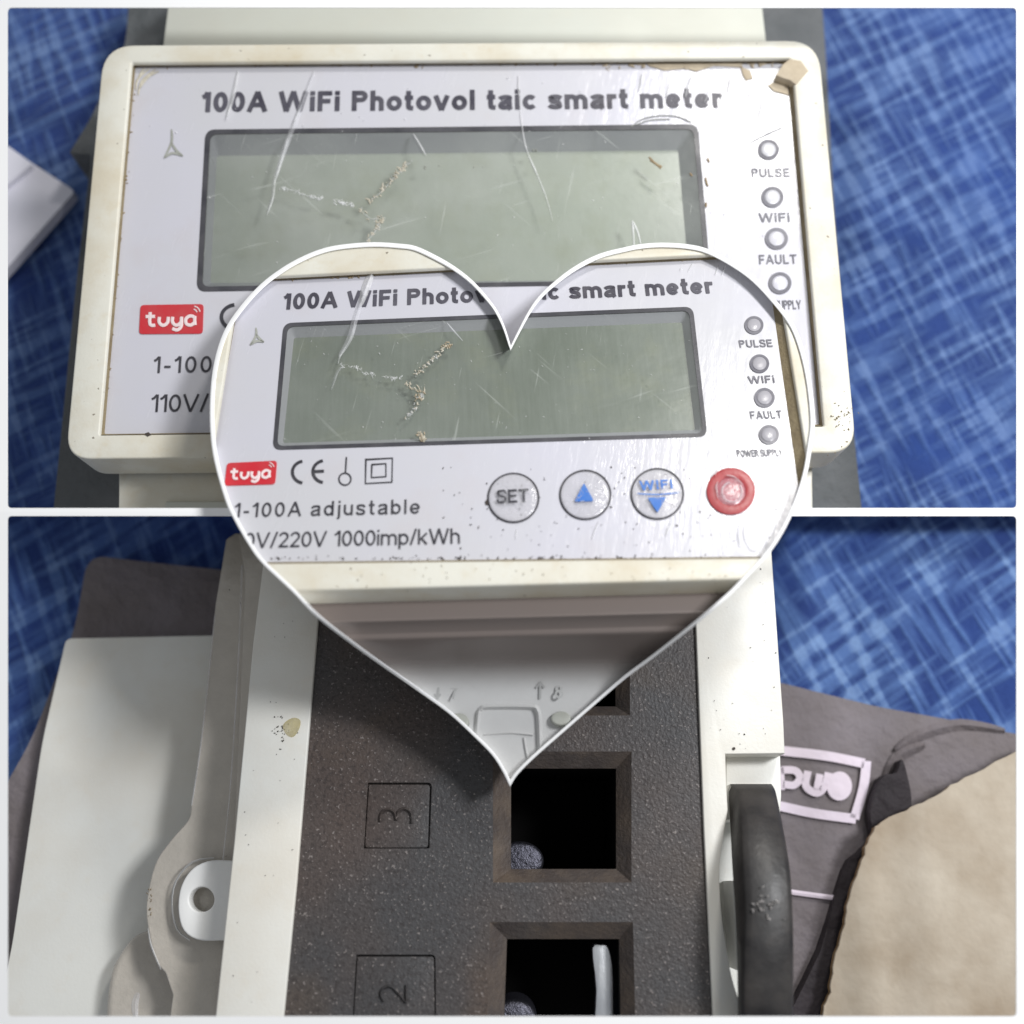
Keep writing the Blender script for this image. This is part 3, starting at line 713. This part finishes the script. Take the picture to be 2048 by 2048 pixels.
# ------------------------------------------------------------------ HEART PICTURE
m2 = thing('smart_meter', 'cream electricity meter inside the heart-shaped tray, with SET, arrow and red round buttons', 'electricity meter', F2.px((1020, 900), -.1))
b_out = rq([(440, 400), (1610, 370), (1690, 1152), (340, 1188)], 30, 9)
b_in = rq([(480, 556), (1546, 503), (1646, 1114), (390, 1128)], [4, 12, 4, 4], 9)
ring(F2, 'bezel', b_out, b_in, .018, -.055, 'cream', m2, .004, win=.01)
ring(F2, 'bezel_groove', rq([(470, 540), (1560, 492), (1660, 1125), (380, 1136)], 4, 4), rq([(500, 590), (1500, 560), (1560, 1080), (430, 1090)], 4, 4), -.006, -.01, 'groove', m2)
lcd_o = rq([(567, 646), (1386, 613), (1415, 873), (545, 900)], 18, 8)
lcd_i = rq([(575, 653), (1378, 621), (1406, 866), (554, 892)], 14, 8)
lab_o = [Vector(p) for p in ((484, 562), (1537, 511))]
lab_o = rq([(484, 564), (1532, 514), (1616, 1112), (388, 1126)], [4, 12, 4, 4], 8)
b_in8 = rq([(480, 555), (1550, 503), (1646, 1116), (388, 1130)], [4, 12, 4, 4], 8)
loft(F2, 'bezel_inner_wall', [[(p.x, p.y, .0135) for p in b_in8], [(p.x, p.y, .0) for p in lab_o]], 'groove', m2)
ring(F2, 'label_plate', lab_o, lcd_o, .0, -.006, 'label2', m2)
ring(F2, 'display_outline', lcd_o, lcd_i, .0012, -.003, 'line', m2)
deep = rq([(588, 676), (1364, 645), (1390, 860), (566, 886)], 5, 8)
loft(F2, 'display_recess', [[(p.x, p.y, .0) for p in lcd_i], [(p.x, p.y, -.02) for p in deep]], 'grey_wall', m2)
sheet(F2, 'display_screen', [(582, 670), (1370, 639), (1396, 866), (560, 892)], -.0198, 'lcd2', m2)
sheet(F2, 'display_window', lcd_i, .0005, 'pane2', m2)
letters(F2, '100A WiFi Photovol taic smart meter', (567, 619), (1428, 586), 32, 'ink_title', m2, .205, .13, .42)
for (cx, cy, ro, ri, s, x0, x1, by, h) in ((1508, 650, 19, 14, 'PULSE', 1480, 1546, 695, 15), (1519, 727, 19.5, 14.5, 'WIFi', 1498, 1550, 767, 15),
                                        (1529, 795, 20.5, 15, 'FAULT', 1502, 1565, 838, 16), (1538, 869, 20.5, 15.5, 'POWER SUPPLY', 1475, 1567, 914, 14.5)):
    led(F2, (cx, cy), ro, ri, m2, lens='lens')
    letters(F2, s, (x0, by), (x1, by-2), h, 'ink_soft', m2, .17, .17 if s != 'POWER SUPPLY' else .1, .3)
logo(F2, [(454, 926), (554, 921), (550, 968), (449, 971)], m2)
stroke(F2, 'conformity_mark', [arc((609, 944), 24, 100, 260, 14, 22), arc((650, 943), 24, 100, 260, 14, 22), [(629, 943), (648, 942)]], 6, .0014, 'ink', m2, 0)
stroke(F2, 'key_symbol', [arc((690, 958), 12, 0, 360, 24), [(691, 946), (693, 914)]], 3, .0014, 'ink', m2, 0, smooth=0)
stroke(F2, 'double_square_symbol', [[(732, 919), (785, 916), (784, 964), (731, 967), (732, 917)], [(744, 929), (772, 927), (772, 953), (743, 955), (744, 928)]], 3.4, .0014, 'ink', m2, 0, smooth=0)
letters(F2, '1-100A adjustable', (468, 1035), (840, 1027), 29, 'ink', m2, .135, .24, .42)
letters(F2, '110V/220V 1000imp/kWh', (458, 1097), (920, 1087), 31, 'ink', m2, .125, .11, .42)
def button(c, r, parent, ringmat, dome, redw=None):
    b_ = ring(F2, 'button', ell(c, r, r*.965, 56), ell(c, r-(redw or 3.2), (r-(redw or 3.2))*.965, 56), .003, .0, ringmat, parent, .0006)
    rows = []
    for k in range(8):
        t = k/7; rr = (r-(redw or 3.2))*math.cos(t*math.pi/2*.985)
        rows.append([(q[0], q[1], .002+.0035*math.sin(t*math.pi/2)) for q in ell(c, rr, rr*.965, 48)])
    return b_, rows
for (c, r) in (((1027, 995), 52), ((1171, 989), 52), ((1315, 987), 53.5)):
    b_, rows = button(c, r, m2, 'ink', 'dome')
    loft(F2, 'button_dome', rows, 'dome', b_)
    if c[0] == 1027: letters(F2, 'SET', (994, 1007), (1058, 1004), 27, 'ink', b_, .17, .12, w=.0068)
    elif c[0] == 1171: prism(F2, 'up_arrow', rq([(1168, 966), (1188, 1002), (1149, 1003)], 3, 3), .0072, .005, 'blue_ink', b_)
    else:
        letters(F2, 'WIFI', (1281, 981), (1346, 977), 19, 'blue_ink', b_, .2, .2, w=.0068)
        stroke(F2, 'button_line', [[(1274, 987), (1315, 989), (1359, 985)]], 3, .0068, 'blue_ink', b_, 0, taper=True)
        prism(F2, 'down_arrow', rq([(1295, 995), (1332, 994), (1315, 1025)], 3, 3), .0072, .005, 'blue_ink', b_)
    rnd = random.Random(int(c[0]))
    for k in range(2):
        L_ = []
        for _ in range(7):
            a = rnd.uniform(0, 6.28); q = Vector((c[0]+rnd.gauss(0, r*.28), c[1]+rnd.gauss(4, r*.28))); e = Vector((math.cos(a), math.sin(a)))*rnd.uniform(4, 11)
            L_.append([q-e, q+Vector((rnd.uniform(-2, 2), rnd.uniform(-2, 2))), q+e])
        stroke(F2, 'dome_scuff', L_, 1.7, .0074, 'crease' if k else 'crease_glint_soft', b_, .0008, taper=True)
b_, rows = button((1462, 982), 48.5, m2, 'red_dark', 'dome_red', 19)
loft(F2, 'button_dome', rows, 'dome_red', b_)
stroke(F2, 'power_ring', [arc((1464, 984), 20, 100, 400, 20)], 5, .0066, 'crease_glint_soft', b_, .002)
rnd = random.Random(5); stroke(F2, 'dome_scuff', [[(1430, 950), (1434, 940), (1446, 936)], [(1436, 962), (1432, 975), (1436, 996)], [(1452, 950), (1470, 955), (1486, 970)]], 4, .0066, 'crease', b_, .003, taper=True)
stroke(F2, 'film_crease', [[(744, 546), (733, 572), (720, 612)]], 17, .002, 'crease', m2, .008, taper=True)
stroke(F2, 'film_crease', [[(728, 580), (711, 636), (699, 677), (678, 713)]], 12, .003, 'crease_glint_soft', m2, .006, taper=True)
stroke(F2, 'film_crease', [[(708, 640), (704, 668), (680, 712), (676, 728)]], 4.5, .004, 'crease', m2, .006, taper=True)
stroke(F2, 'film_crease', [[(684, 733), (674, 745), (668, 762), (662, 780)]], 6, .003, 'crease_glint_soft', m2, .006, taper=True)
debris(F2, 'film_crack', [[(682, 731), (712, 735), (731, 746), (748, 748)], [(770, 753), (785, 756), (800, 757)]], 75, 2.2, (.9, 2.8), .0018, 'crease', m2, 51)
debris(F2, 'film_crack', [[(813, 764), (826, 776), (848, 776), (844, 795), (832, 812), (810, 838)], [(831, 750), (845, 738), (858, 725), (872, 712), (890, 694)], [(838, 866), (846, 880)]], 120, 2.6, (.9, 3.2), .0018, 'beige_scratch', m2, 52)
debris(F2, 'film_crack', [[(886, 690), (900, 692)], [(838, 868), (846, 878)], [(840, 780), (835, 800)]], 60, 4.4, (.8, 2.4), .0022, 'tape', m2, 53)
debris(F2, 'film_crack', [[(831, 750), (858, 725), (885, 700)], [(842, 790), (826, 820), (812, 836)]], 40, 2, (1, 3), .003, 'crease', m2, 54)
for a in ([(893, 645), (905, 660), (925, 682)], [(1375, 545), (1380, 536), (1386, 526)], [(1430, 550), (1434, 540), (1436, 530)], [(1443, 550), (1448, 540), (1451, 530)], [(1360, 542), (1362, 538), (1364, 535)],
          [(1034, 1058), (1032, 1068), (1031, 1078)], [(1198, 1042), (1190, 1060), (1184, 1078)], [(1342, 1042), (1336, 1058), (1332, 1072)], [(1478, 1046), (1477, 1070), (1480, 1094)], [(1492, 1046), (1488, 1070), (1500, 1098), (1518, 1102)],
          [(1438, 935), (1446, 928), (1452, 920)]):
    stroke(F2, 'film_crease', [a], random.uniform(3.5, 6) if a[0][0] not in (1260, 950, 1130) else 14, .0016, 'hazy' if a[0][0] in (1260, 950, 1130) else 'crease_glint_soft' if a[0][0] in (1478, 1492, 893) else 'crease', m2, .002, taper=True)
stroke(F2, 'smudge_mark', [[(512, 655), (512, 672), (500, 690)], [(500, 690), (514, 682), (528, 684)], [(512, 668), (520, 678), (528, 684)]], 5, .0015, 'smudge', m2, 0, taper=True)
shards(F2, 'film_specks', 150, lambda r: (r.uniform(560, 1400), r.uniform(650, 880)), (.6, 1.7), .0016, 'crease', m2, 11)
shards(F2, 'label_dirt', 130, lambda r: (r.uniform(880, 1560), r.uniform(930, 1112)), (.5, 1.8), .001, 'speck', m2, 12)
shards(F2, 'label_dirt', 110, lambda r: (r.uniform(540, 1560), 1118-abs(r.gauss(0, 3))), (.5, 2.0), .001, 'speck', m2, 13, 4)
shards(F2, 'edge_dirt', 130, lambda r: (lambda x: (x, 557-(x-484)*.0485+abs(r.gauss(0, 3))))(r.uniform(560, 1480)), (1.2, 4.5), .001, 'dirt', m2, 14)
shards(F2, 'bezel_specks', 40, lambda r: (r.uniform(600, 1480), r.gauss(1150, 12)), (.5, 1.5), .019, 'dirt', m2, 15)
prism(F2, 'label_nick', [(970, 1003), (977, 996), (979, 1008), (972, 1010)], .002, 0, 'speck', m2)
# stepped front below the bezel: recess under the lip, ledge, then the hollow of the clear cover
prof = [(1120, -.045), (1228, -.045), (1232, -.05), (1252, -.085), (1256, -.087), (1262, -.088), (1265, -.091), (1270, -.10), (1285, -.129), (1300, -.157), (1314, -.181), (1326, -.197), (1340, -.210), (1355, -.221), (1370, -.230), (1388, -.239), (1410, -.249), (1440, -.263), (1500, -.292), (1640, -.358)]
cols = [(x, 13.-(x-800)*.027) for x in range(420, 1661, 40)]
loft(F2, 'cover_front', [[(x, py+dy, w_+.004) for x, dy in cols] for py, w_ in prof[:18]], 'shade_fade', m2, closed=False, smooth=60)  # front with the painted shade, dark under the lip and fading out
loft(F2, 'terminal_cover', [[(x, py+dy, w_) for x, dy in cols] for py, w_ in prof[7:]], 'clear2', m2, closed=False, smooth=60)
# white body seen through the cover
loft(F2, 'terminal_body', [[(x, py+dy, w_-.012) for x, dy in cols] for py, w_ in prof], 'offwhite', m2, closed=False, smooth=40)
def wfl(q):
    for (a, wa), (b, wb) in zip(prof, prof[1:]):
        if a <= q[1] <= b: return wa+(wb-wa)*(q[1]-a)/(b-a)
    return prof[-1][1]
stroke(F2, 'ledge_glint', [[(560, 1267), (1000, 1256), (1420, 1244)]], 4, -.0865, 'crease_glint_soft', m2, .001)
stroke(F2, 'cover_tab', [[(948, 1620), (952, 1500), (956, 1430), (962, 1418), (976, 1414), (1060, 1414), (1074, 1420), (1078, 1440), (1080, 1500), (1084, 1620)]], 13, lambda q: wfl(q)+.002, 'clear2', m2, .012, smooth=3)
stroke(F2, 'cover_tab_edge', [[(968, 1470), (1020, 1466), (1066, 1470)], [(1048, 1475), (1054, 1510), (1066, 1545)]], 6, lambda q: wfl(q)+.002, 'clear2', m2, .006, smooth=3)
stroke(F2, 'terminal_marks', [[(877, 1370), (875, 1398)], [(868, 1388), (875, 1398), (881, 1388)], [(1081, 1364), (1080, 1398)], [(1072, 1376), (1081, 1364), (1089, 1376)]], 4.5, lambda q: wfl(q)+.006, 'ink_faint', m2, 0, smooth=0)
letters(F2, '7', (900, 1398), (916, 1398), 24, 'ink_faint', m2, .16, w=-.228)
letters(F2, '8', (1110, 1396), (1127, 1396), 26, 'ink_faint', m2, .16, w=-.228)
prism(F2, 'screw_cap', ell((918, 1442), 20, 16, 24), -.247, -.262, 'smudge', m2, .003)
prism(F2, 'screw_cap', ell((1122, 1436), 20, 14, 24), -.247, -.262, 'smudge', m2, .003)
# ------------------------------------------------------------------ LOWER PICTURE
g3 = grid_cloth(F3, 'tablecloth', -700, 300, 2700, 2500, -.46, 'cloth3', .05)
tag(g3, 'blue heathered weave cloth under the lower meter', None, 'structure')
def lumpy(F, name, pts, w, wb, mat, parent, amp, n=26, freq=2.4):
    """soft sheet: outline filled with a bumpy grid"""
    bm = bmesh.new(); xs = [p[0] for p in pts]; ys = [p[1] for p in pts]
    T = [F.px(p, w) for p in pts]; vs = [bm.verts.new(p) for p in T]; bv = [bm.verts.new(p-F.N*(w-wb)) for p in T]; m_ = len(vs)
    bm.faces.new(vs)
    for i in range(m_): bm.faces.new((vs[i], bv[i], bv[(i+1) % m_], vs[(i+1) % m_]))
    bmesh.ops.recalc_face_normals(bm, faces=bm.faces)
    for k in range(n):
        t = (k+.5)/n
        for c, no in ((F.px((min(xs)+(max(xs)-min(xs))*t, 1500), w), F.U), (F.px((1024, min(ys)+(max(ys)-min(ys))*t), w), F.V)):
            bmesh.ops.bisect_plane(bm, geom=list(bm.verts)+list(bm.edges)+list(bm.faces), dist=1e-6, plane_co=c, plane_no=no)
    bset = set(bv)
    for v in bm.verts:
        h = (v.co-F.O).dot(F.N)
        if abs(h-w) < 1e-4: v.co += F.N*amp*(noise.noise(v.co*freq)+.5*noise.noise(v.co*freq*2.3))
    return finish(name, bm, mat, parent, F, True, 60)
po = thing('grey_pouch', 'crumpled grey pouch with a white framed print lying under the lower meter', 'pouch', F3.px((1024, 1600), -.7))
lumpy(F3, 'pouch_body', rq([(196, 1112), (440, 1138), (1000, 1240), (1567, 1366), (1758, 1414), (1900, 1440), (2120, 1488), (2200, 2300), (-300, 2300), (-60, 1700), (60, 1490), (146, 1262), (172, 1128)],
      [16, 5, 5, 20, 20, 20, 5, 5, 5, 5, 60, 40, 20], 4), -.36, -.44, 'pouch3', po, .010)
PW = -.352
stroke(F3, 'printed_frame', [[(1500, 1494), (1570, 1502), (1655, 1512), (1729, 1527)], [(1733, 1522), (1727, 1575), (1709, 1637)], [(1500, 1602), (1560, 1612), (1625, 1626), (1712, 1638)]], 19, PW, 'print', po, 0)
stroke(F3, 'printed_letters', [[(1560, 1534), (1563, 1580)], [(1562, 1540), (1590, 1541), (1600, 1556), (1588, 1570), (1566, 1568)], [(1616, 1542), (1612, 1572), (1634, 1586), (1650, 1572), (1657, 1545)], [(1640, 1548), (1634, 1580)]], 15, PW+.0006, 'print', po, 0)
prism(F3, 'printed_dot', ell((1679, 1572), 25, 29, 30), PW+.001, PW-.01, 'print', po)
stroke(F3, 'pouch_seam', [[(1540, 1776), (1590, 1785), (1690, 1798), (1760, 1806)]], 10, PW+.005, 'print', po, .002)
stroke(F3, 'pouch_crease', [[(1790, 1500), (1840, 1470), (1920, 1450), (2010, 1462)], [(1770, 1560), (1800, 1510), (1850, 1490)]], 26, -.357, 'pouch3', po, .012, taper=True)
sp = lumpy(F3, 'fold_and_shadow', catmull([(1762, 1556), (1790, 1546), (1800, 1520), (1812, 1548), (1822, 1596), (1812, 1640), (1770, 1660), (1720, 1705), (1690, 1740), (1640, 1900), (1560, 2080), (1640, 2100), (1700, 1900), (1745, 1700), (1740, 1620)], 3, True), -.32, -.36, 'fold_shadow', None, .02, 10, 5)  # knot is the fold; the long strip is the cardboard's shadow as geometry
if sp: tag(sp, 'black fabric fold, with cardboard shadow modelled as a dark strip along its left side', 'fabric scrap')
rnd = random.Random(3)
edge = [(2120, 1452), (2032, 1502), (1930, 1556), (1870, 1590), (1812, 1621), (1762, 1642), (1738, 1676), (1722, 1730), (1698, 1792), (1690, 1850), (1668, 1920), (1660, 1985), (1644, 2040), (1630, 2200)]
E_ = catmull([Vector(p) for p in edge], 5); E_ = [p+Vector((rnd.uniform(-2.5, 2.5), rnd.uniform(-2.5, 2.5))) for p in E_]
cd = thing('cardboard_piece', 'beige torn-edged cardboard piece in the lower right corner', 'cardboard', F3.px((1900, 1850), -.45))
prism(F3, 'cardboard_face', E_+[Vector((2300, 2300)), Vector((2300, 1400))], -.26, -.267, 'card', cd, .002)
prism(F3, 'cardboard_core', [p+Vector((3, 2)) for p in E_]+[Vector((2300, 2300)), Vector((2300, 1400))], -.2675, -.30, 'card_edge', cd)
m3 = thing('smart_meter', 'electricity meter seen from its dark terminal end with square wire openings, in the lower window', 'electricity meter', F3.px((1000, 1700), -.5))
# left shoulder of the housing
prism(F3, 'housing_shoulder', rq([(132, 1277), (560, 1268), (560, 2300), (-70, 2300), (23, 1898), (84, 1484)], [12, 2, 2, 2, 40, 40], 5), -.30, -.40, 'white', m3, .012, 4)
# cover (grey clear plastic) with its ear
cov = [(452, 1078), (470, 1066), (560, 1066), (560, 2200), (300, 2200), (330, 2100), (345, 1990)]
cov += [Vector(p) for p in catmull([(330, 1946), (312, 1922), (298, 1870), (292, 1810), (309, 1730), (340, 1682), (376, 1640), (382, 1610)], 4)]
cov += [(399, 1499), (431, 1206)]
prism(F3, 'clear_cover', [Vector(p) for p in cov], -.15, -.175, 'clear', m3, .004)
prism(F3, 'cover_band', [Vector(p) for p in [(478, 1066), (560, 1066), (560, 2200), (424, 2200), (432, 2033), (466, 1700), (480, 1400), (490, 1160)]] , -.128, -.15, 'clear', m3, .004)
low = catmull([(290, 1862), (262, 1876), (236, 1910), (218, 1950), (208, 2031), (205, 2150)], 5)
prism(F3, 'cover_skirt', [Vector(p) for p in low]+[Vector((470, 2150)), Vector((470, 1862)), Vector((380, 1840))], -.235, -.30, 'clear', m3, .02, 4)
stroke(F3, 'cover_edge_highlight', [[(484, 1130), (478, 1300), (462, 1560), (446, 1720)]], 3, -.1265, 'crease_glint_soft', m3, .002)  # pale lines painted as highlights along the cover's edges
stroke(F3, 'cover_edge_highlight', [[(430, 1230), (415, 1380), (399, 1510), (383, 1612)]], 3, -.148, 'crease_glint_soft', m3, .002)
stroke(F3, 'cover_glint', [[(276, 1985), (270, 2010), (272, 2040)]], 14, -.232, 'crease_glint_soft', m3, .004, taper=True)
lg = []
for p in catmull([(462, 1721), (420, 1721), (385, 1737), (362, 1772), (356, 1818), (366, 1860), (396, 1880), (443, 1881)], 5): lg.append(Vector(p))
lg += [Vector((500, 1881)), Vector((505, 1721))]
def ray_ring(center, r, poly, n=48, ry=None):
    c = Vector(center); o = []; inn = []
    for k in range(n):
        a = 2*math.pi*k/n; d = Vector((math.cos(a), math.sin(a))); best = None
        for i in range(len(poly)):
            p, q = poly[i], poly[(i+1) % len(poly)]; e = q-p; den = d.x*e.y-d.y*e.x
            if abs(den) < 1e-9: continue
            t = ((p.x-c.x)*e.y-(p.y-c.y)*e.x)/den; u = ((p.x-c.x)*d.y-(p.y-c.y)*d.x)/den
            if t > 0 and -1e-6 <= u <= 1+1e-6 and (best is None or t < best): best = t
        o.append(c+d*best); inn.append(c+Vector((d.x*r, d.y*(ry or r))))
    return o, inn
o_, i_ = ray_ring((403, 1799), 25, lg)
ring(F3, 'mounting_lug', o_, i_, -.10, -.13, 'lug', m3, .004)
stroke(F3, 'cover_lip_glare', [catmull([(428, 1716), (385, 1724), (352, 1762), (344, 1810), (354, 1858), (380, 1880)], 3)], 4, -.126, 'clear2', m3, .004, smooth=0)  # white lines painted as glare round the lug and ear
stroke(F3, 'cover_lip_glare', [catmull([(296, 1856), (302, 1890), (318, 1930), (322, 1940)], 3)], 4, -.146, 'crease', m3, .004, smooth=0, taper=True)
# white frame walls beside the terminal block
prism(F3, 'side_strip', [(535, 1040), (700, 1040), (636, 1240), (617, 1472), (593, 1765), (567, 2031), (548, 2220), (415, 2220), (431, 2031), (468, 1685), (506, 1286), (527, 1121)], .006, -.30, 'white', m3, .003)
right_strip = [(1380, 1040), (1540, 1040), (1543, 1100), (1567, 1440), (1570, 1507), (1451, 1508), (1453, 1570)]
rc = catmull([(1456, 1621), (1446, 1680), (1439, 1738), (1442, 1818), (1452, 1890), (1464, 1955), (1481, 2012), (1492, 2060)], 3)  # curved cut-out shaped as the hoop's cast shadow on the strip
prism(F3, 'side_strip', [Vector(p) for p in right_strip]+[Vector(p) for p in rc]+[Vector(p) for p in ((1510, 2220), (1434, 2220), (1426, 2031), (1408, 1659), (1392, 1254))], .006, -.30, 'white', m3, .003)
prism(F3, 'side_step', rq([(1452, 1480), (1560, 1480), (1563, 1590), (1560, 1640), (1452, 1640)], 4, 3), -.055, -.30, 'white', m3, .005)
prism(F3, 'shade_recess_floor', [(1400, 1600), (1560, 1600), (1560, 2220), (1400, 2220)], -.16, -.30, 'white', m3, .004)  # white floor of the recess added for the hoop's shadow
prism(F3, 'lit_sliver', rq([(1465, 1761), (1486, 1762), (1492, 1830), (1480, 1942), (1476, 1942)], [3, 5, 4, 2, 2], 3), -.06, -.20, 'lug', m3, .002)  # added white post, standing for a lit sliver beside the hoop
# terminal block
def q4(x0, y0, x1, y1, r=0): return rq([(x0, y0), (x1, y0), (x1, y1), (x0, y1)], r, 3) if r else [Vector(p) for p in ((x0, y0), (x1, y0), (x1, y1), (x0, y1))]
holes_out = [q4(990, 1190, 1260, 1431), q4(986, 1503, 1263, 1765), [Vector(p) for p in ((980, 1844), (1266, 1844), (1274, 2190), (970, 2190))]]
holes_in = [q4(1028, 1226, 1231, 1413), q4(1022, 1537, 1232, 1738), [Vector(p) for p in ((1014, 1878), (1238, 1878), (1244, 2150), (1004, 2150))]]
pad3 = rq([(736, 1565), (864, 1565), (859, 1697), (728, 1697)], [2, 9, 2, 2], 3)
pad2 = rq([(713, 1909), (871, 1909), (872, 2060), (704, 2060)], [2, 9, 2, 2], 3)
blk_out = [Vector(p) for p in ((654, 1040), (1384, 1040), (1392, 1254), (1408, 1659), (1426, 2031), (1436, 2220), (550, 2220), (567, 2031), (593, 1765), (617, 1472), (636, 1233))]
bk = prism(F3, 'terminal_block', blk_out, -.004, -.35, 'block', m3, holes=holes_out+[pad3, pad2])
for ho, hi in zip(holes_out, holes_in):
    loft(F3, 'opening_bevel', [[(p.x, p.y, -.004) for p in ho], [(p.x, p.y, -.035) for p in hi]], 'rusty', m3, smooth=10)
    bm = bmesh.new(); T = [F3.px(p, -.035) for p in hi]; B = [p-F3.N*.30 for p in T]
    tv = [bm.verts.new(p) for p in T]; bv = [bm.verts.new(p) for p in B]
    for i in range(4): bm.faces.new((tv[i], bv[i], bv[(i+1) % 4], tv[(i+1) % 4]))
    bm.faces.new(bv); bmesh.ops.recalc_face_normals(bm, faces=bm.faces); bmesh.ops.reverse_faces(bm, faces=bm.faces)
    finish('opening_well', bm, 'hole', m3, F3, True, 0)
for pad, top in ((pad3, [(737, 1569), (860, 1569), (856, 1696), (729, 1696)]), (pad2, [(714, 1913), (868, 1913), (870, 2060), (705, 2060)])):
    loft(F3, 'number_shadow_moat_wall', [[(p.x, p.y, -.004) for p in pad], [(p.x, p.y, -.017) for p in pad]], 'block', m3, smooth=10)  # groove added round the panel to draw its shadow line
    sheet(F3, 'number_shadow_moat', [Vector(p) for p in pad], -.0168, 'block', m3)
    prism(F3, 'number_panel', rq(top, 7, 3), -.0075, -.017, 'block', m3, .002)
stroke(F3, 'raised_numeral', [[(760, 1643), (762, 1627), (775, 1619), (788, 1625), (792, 1640)], [(792, 1640), (796, 1624), (810, 1618), (822, 1627), (823, 1646)]], 8, -.0072, 'block', m3, .007, smooth=4)
stroke(F3, 'raised_numeral', [[(768, 2003), (761, 1990), (766, 1977), (780, 1973), (793, 1983), (810, 2004)], [(812, 1970), (812, 2006)]], 8, -.0072, 'block', m3, .007, smooth=4)
# metal in the openings
prism(F3, 'screw_head', ell((1040, 1722), 48, 40, 32), -.13, -.30, 'steel', m3, .012)
prism(F3, 'screw_head', ell((1030, 2046), 46, 46, 32), -.13, -.30, 'steel', m3, .012)
prism(F3, 'contact_plate', [Vector(p) for p in catmull([(1184, 1896), (1202, 1888), (1217, 1893), (1226, 1930), (1228, 1990), (1224, 2080), (1190, 2080), (1192, 1980)], 3, True)], -.08, -.10, 'plate', m3, .003)
prism(F3, 'yellow_stain', [Vector(p) for p in catmull([(566, 1450), (584, 1436), (600, 1440), (598, 1458), (586, 1474), (572, 1468)], 4, True)], .0072, .006, 'stain', m3)
shards(F3, 'strip_specks', 26, lambda r: (r.gauss(560, 8), r.gauss(1458, 18)), (.5, 2), .0072, 'speck', m3, 21)
shards(F3, 'strip_specks', 40, lambda r: (r.uniform(1395, 1560), r.uniform(1100, 1500)), (.4, 1.3), .0072, 'speck', m3, 22)
shards(F3, 'strip_specks', 30, lambda r: (r.uniform(450, 600), r.uniform(1150, 2020)), (.4, 1.2), .0072, 'speck', m3, 23)
shards(F3, 'cover_dirt', 16, lambda r: (300+r.gauss(0, 3), r.uniform(1770, 1835)), (.6, 2.2), -.149, 'dirt', m3, 24)
prism(F3, 'strip_dot', ell((1468, 1497), 3, 3, 10), .0085, 0, 'speck', m3)
# black hoop strap beside the meter
rb = thing('rubber_hoop', 'worn black rubber hoop standing against the right side of the lower meter', 'rubber hoop', F3.px((1530, 1900), -.2))
ctl = [(1568, 1460, 1464, 1543, -.035), (1580, 1458, 1476, 1550, .0), (1605, 1458, 1479, 1556, .03), (1660, 1461, 1484, 1567, .07), (1740, 1465, 1488, 1580, .105), (1818, 1470, 1493, 1585, .12),
       (1914, 1474, 1490, 1587, .12), (2031, 1476, 1489, 1586, .10), (2120, 1478, 1492, 1582, .07)]
rows = []
pts5 = catmull([Vector((a[0], a[1], a[2])) for a in ctl], 5); pts6 = catmull([Vector((a[3], a[4]*1000, 0)) for a in ctl], 5)
for a, b in zip(pts5, pts6):
    y, xl, xm, xr, wv = a.x, a.y, a.z, b.x, b.y/1000
    rows.append([(xl, y, wv-.06), (xm-3, y, wv-.004), (xm+2, y, wv), (xm+14, y, wv+.004), ((xm+xr)/2, y, wv+.005), (xr-10, y, wv+.002), (xr-2, y, wv-.003), (xr, y, wv-.01), (xr-4, y, wv-.07), (xl+10, y, wv-.07)])
loft(F3, 'hoop_band', rows, 'black', rb, True, smooth=50)
bm = bmesh.new()
bm.faces.new([bm.verts.new(F3.px((p[0], p[1]), p[2])) for p in rows[0]]); finish('hoop_end', bm, 'black', rb, F3, True, 0)
shards(F3, 'hoop_scuffs', 26, lambda r: (r.gauss(1530, 17), r.gauss(1810, 17)), (1, 4), .128, 'scuff', rb, 31)
print('objects', len(bpy.data.objects), 'faces', sum(len(o.data.polygons) for o in bpy.data.objects if o.type == 'MESH'))
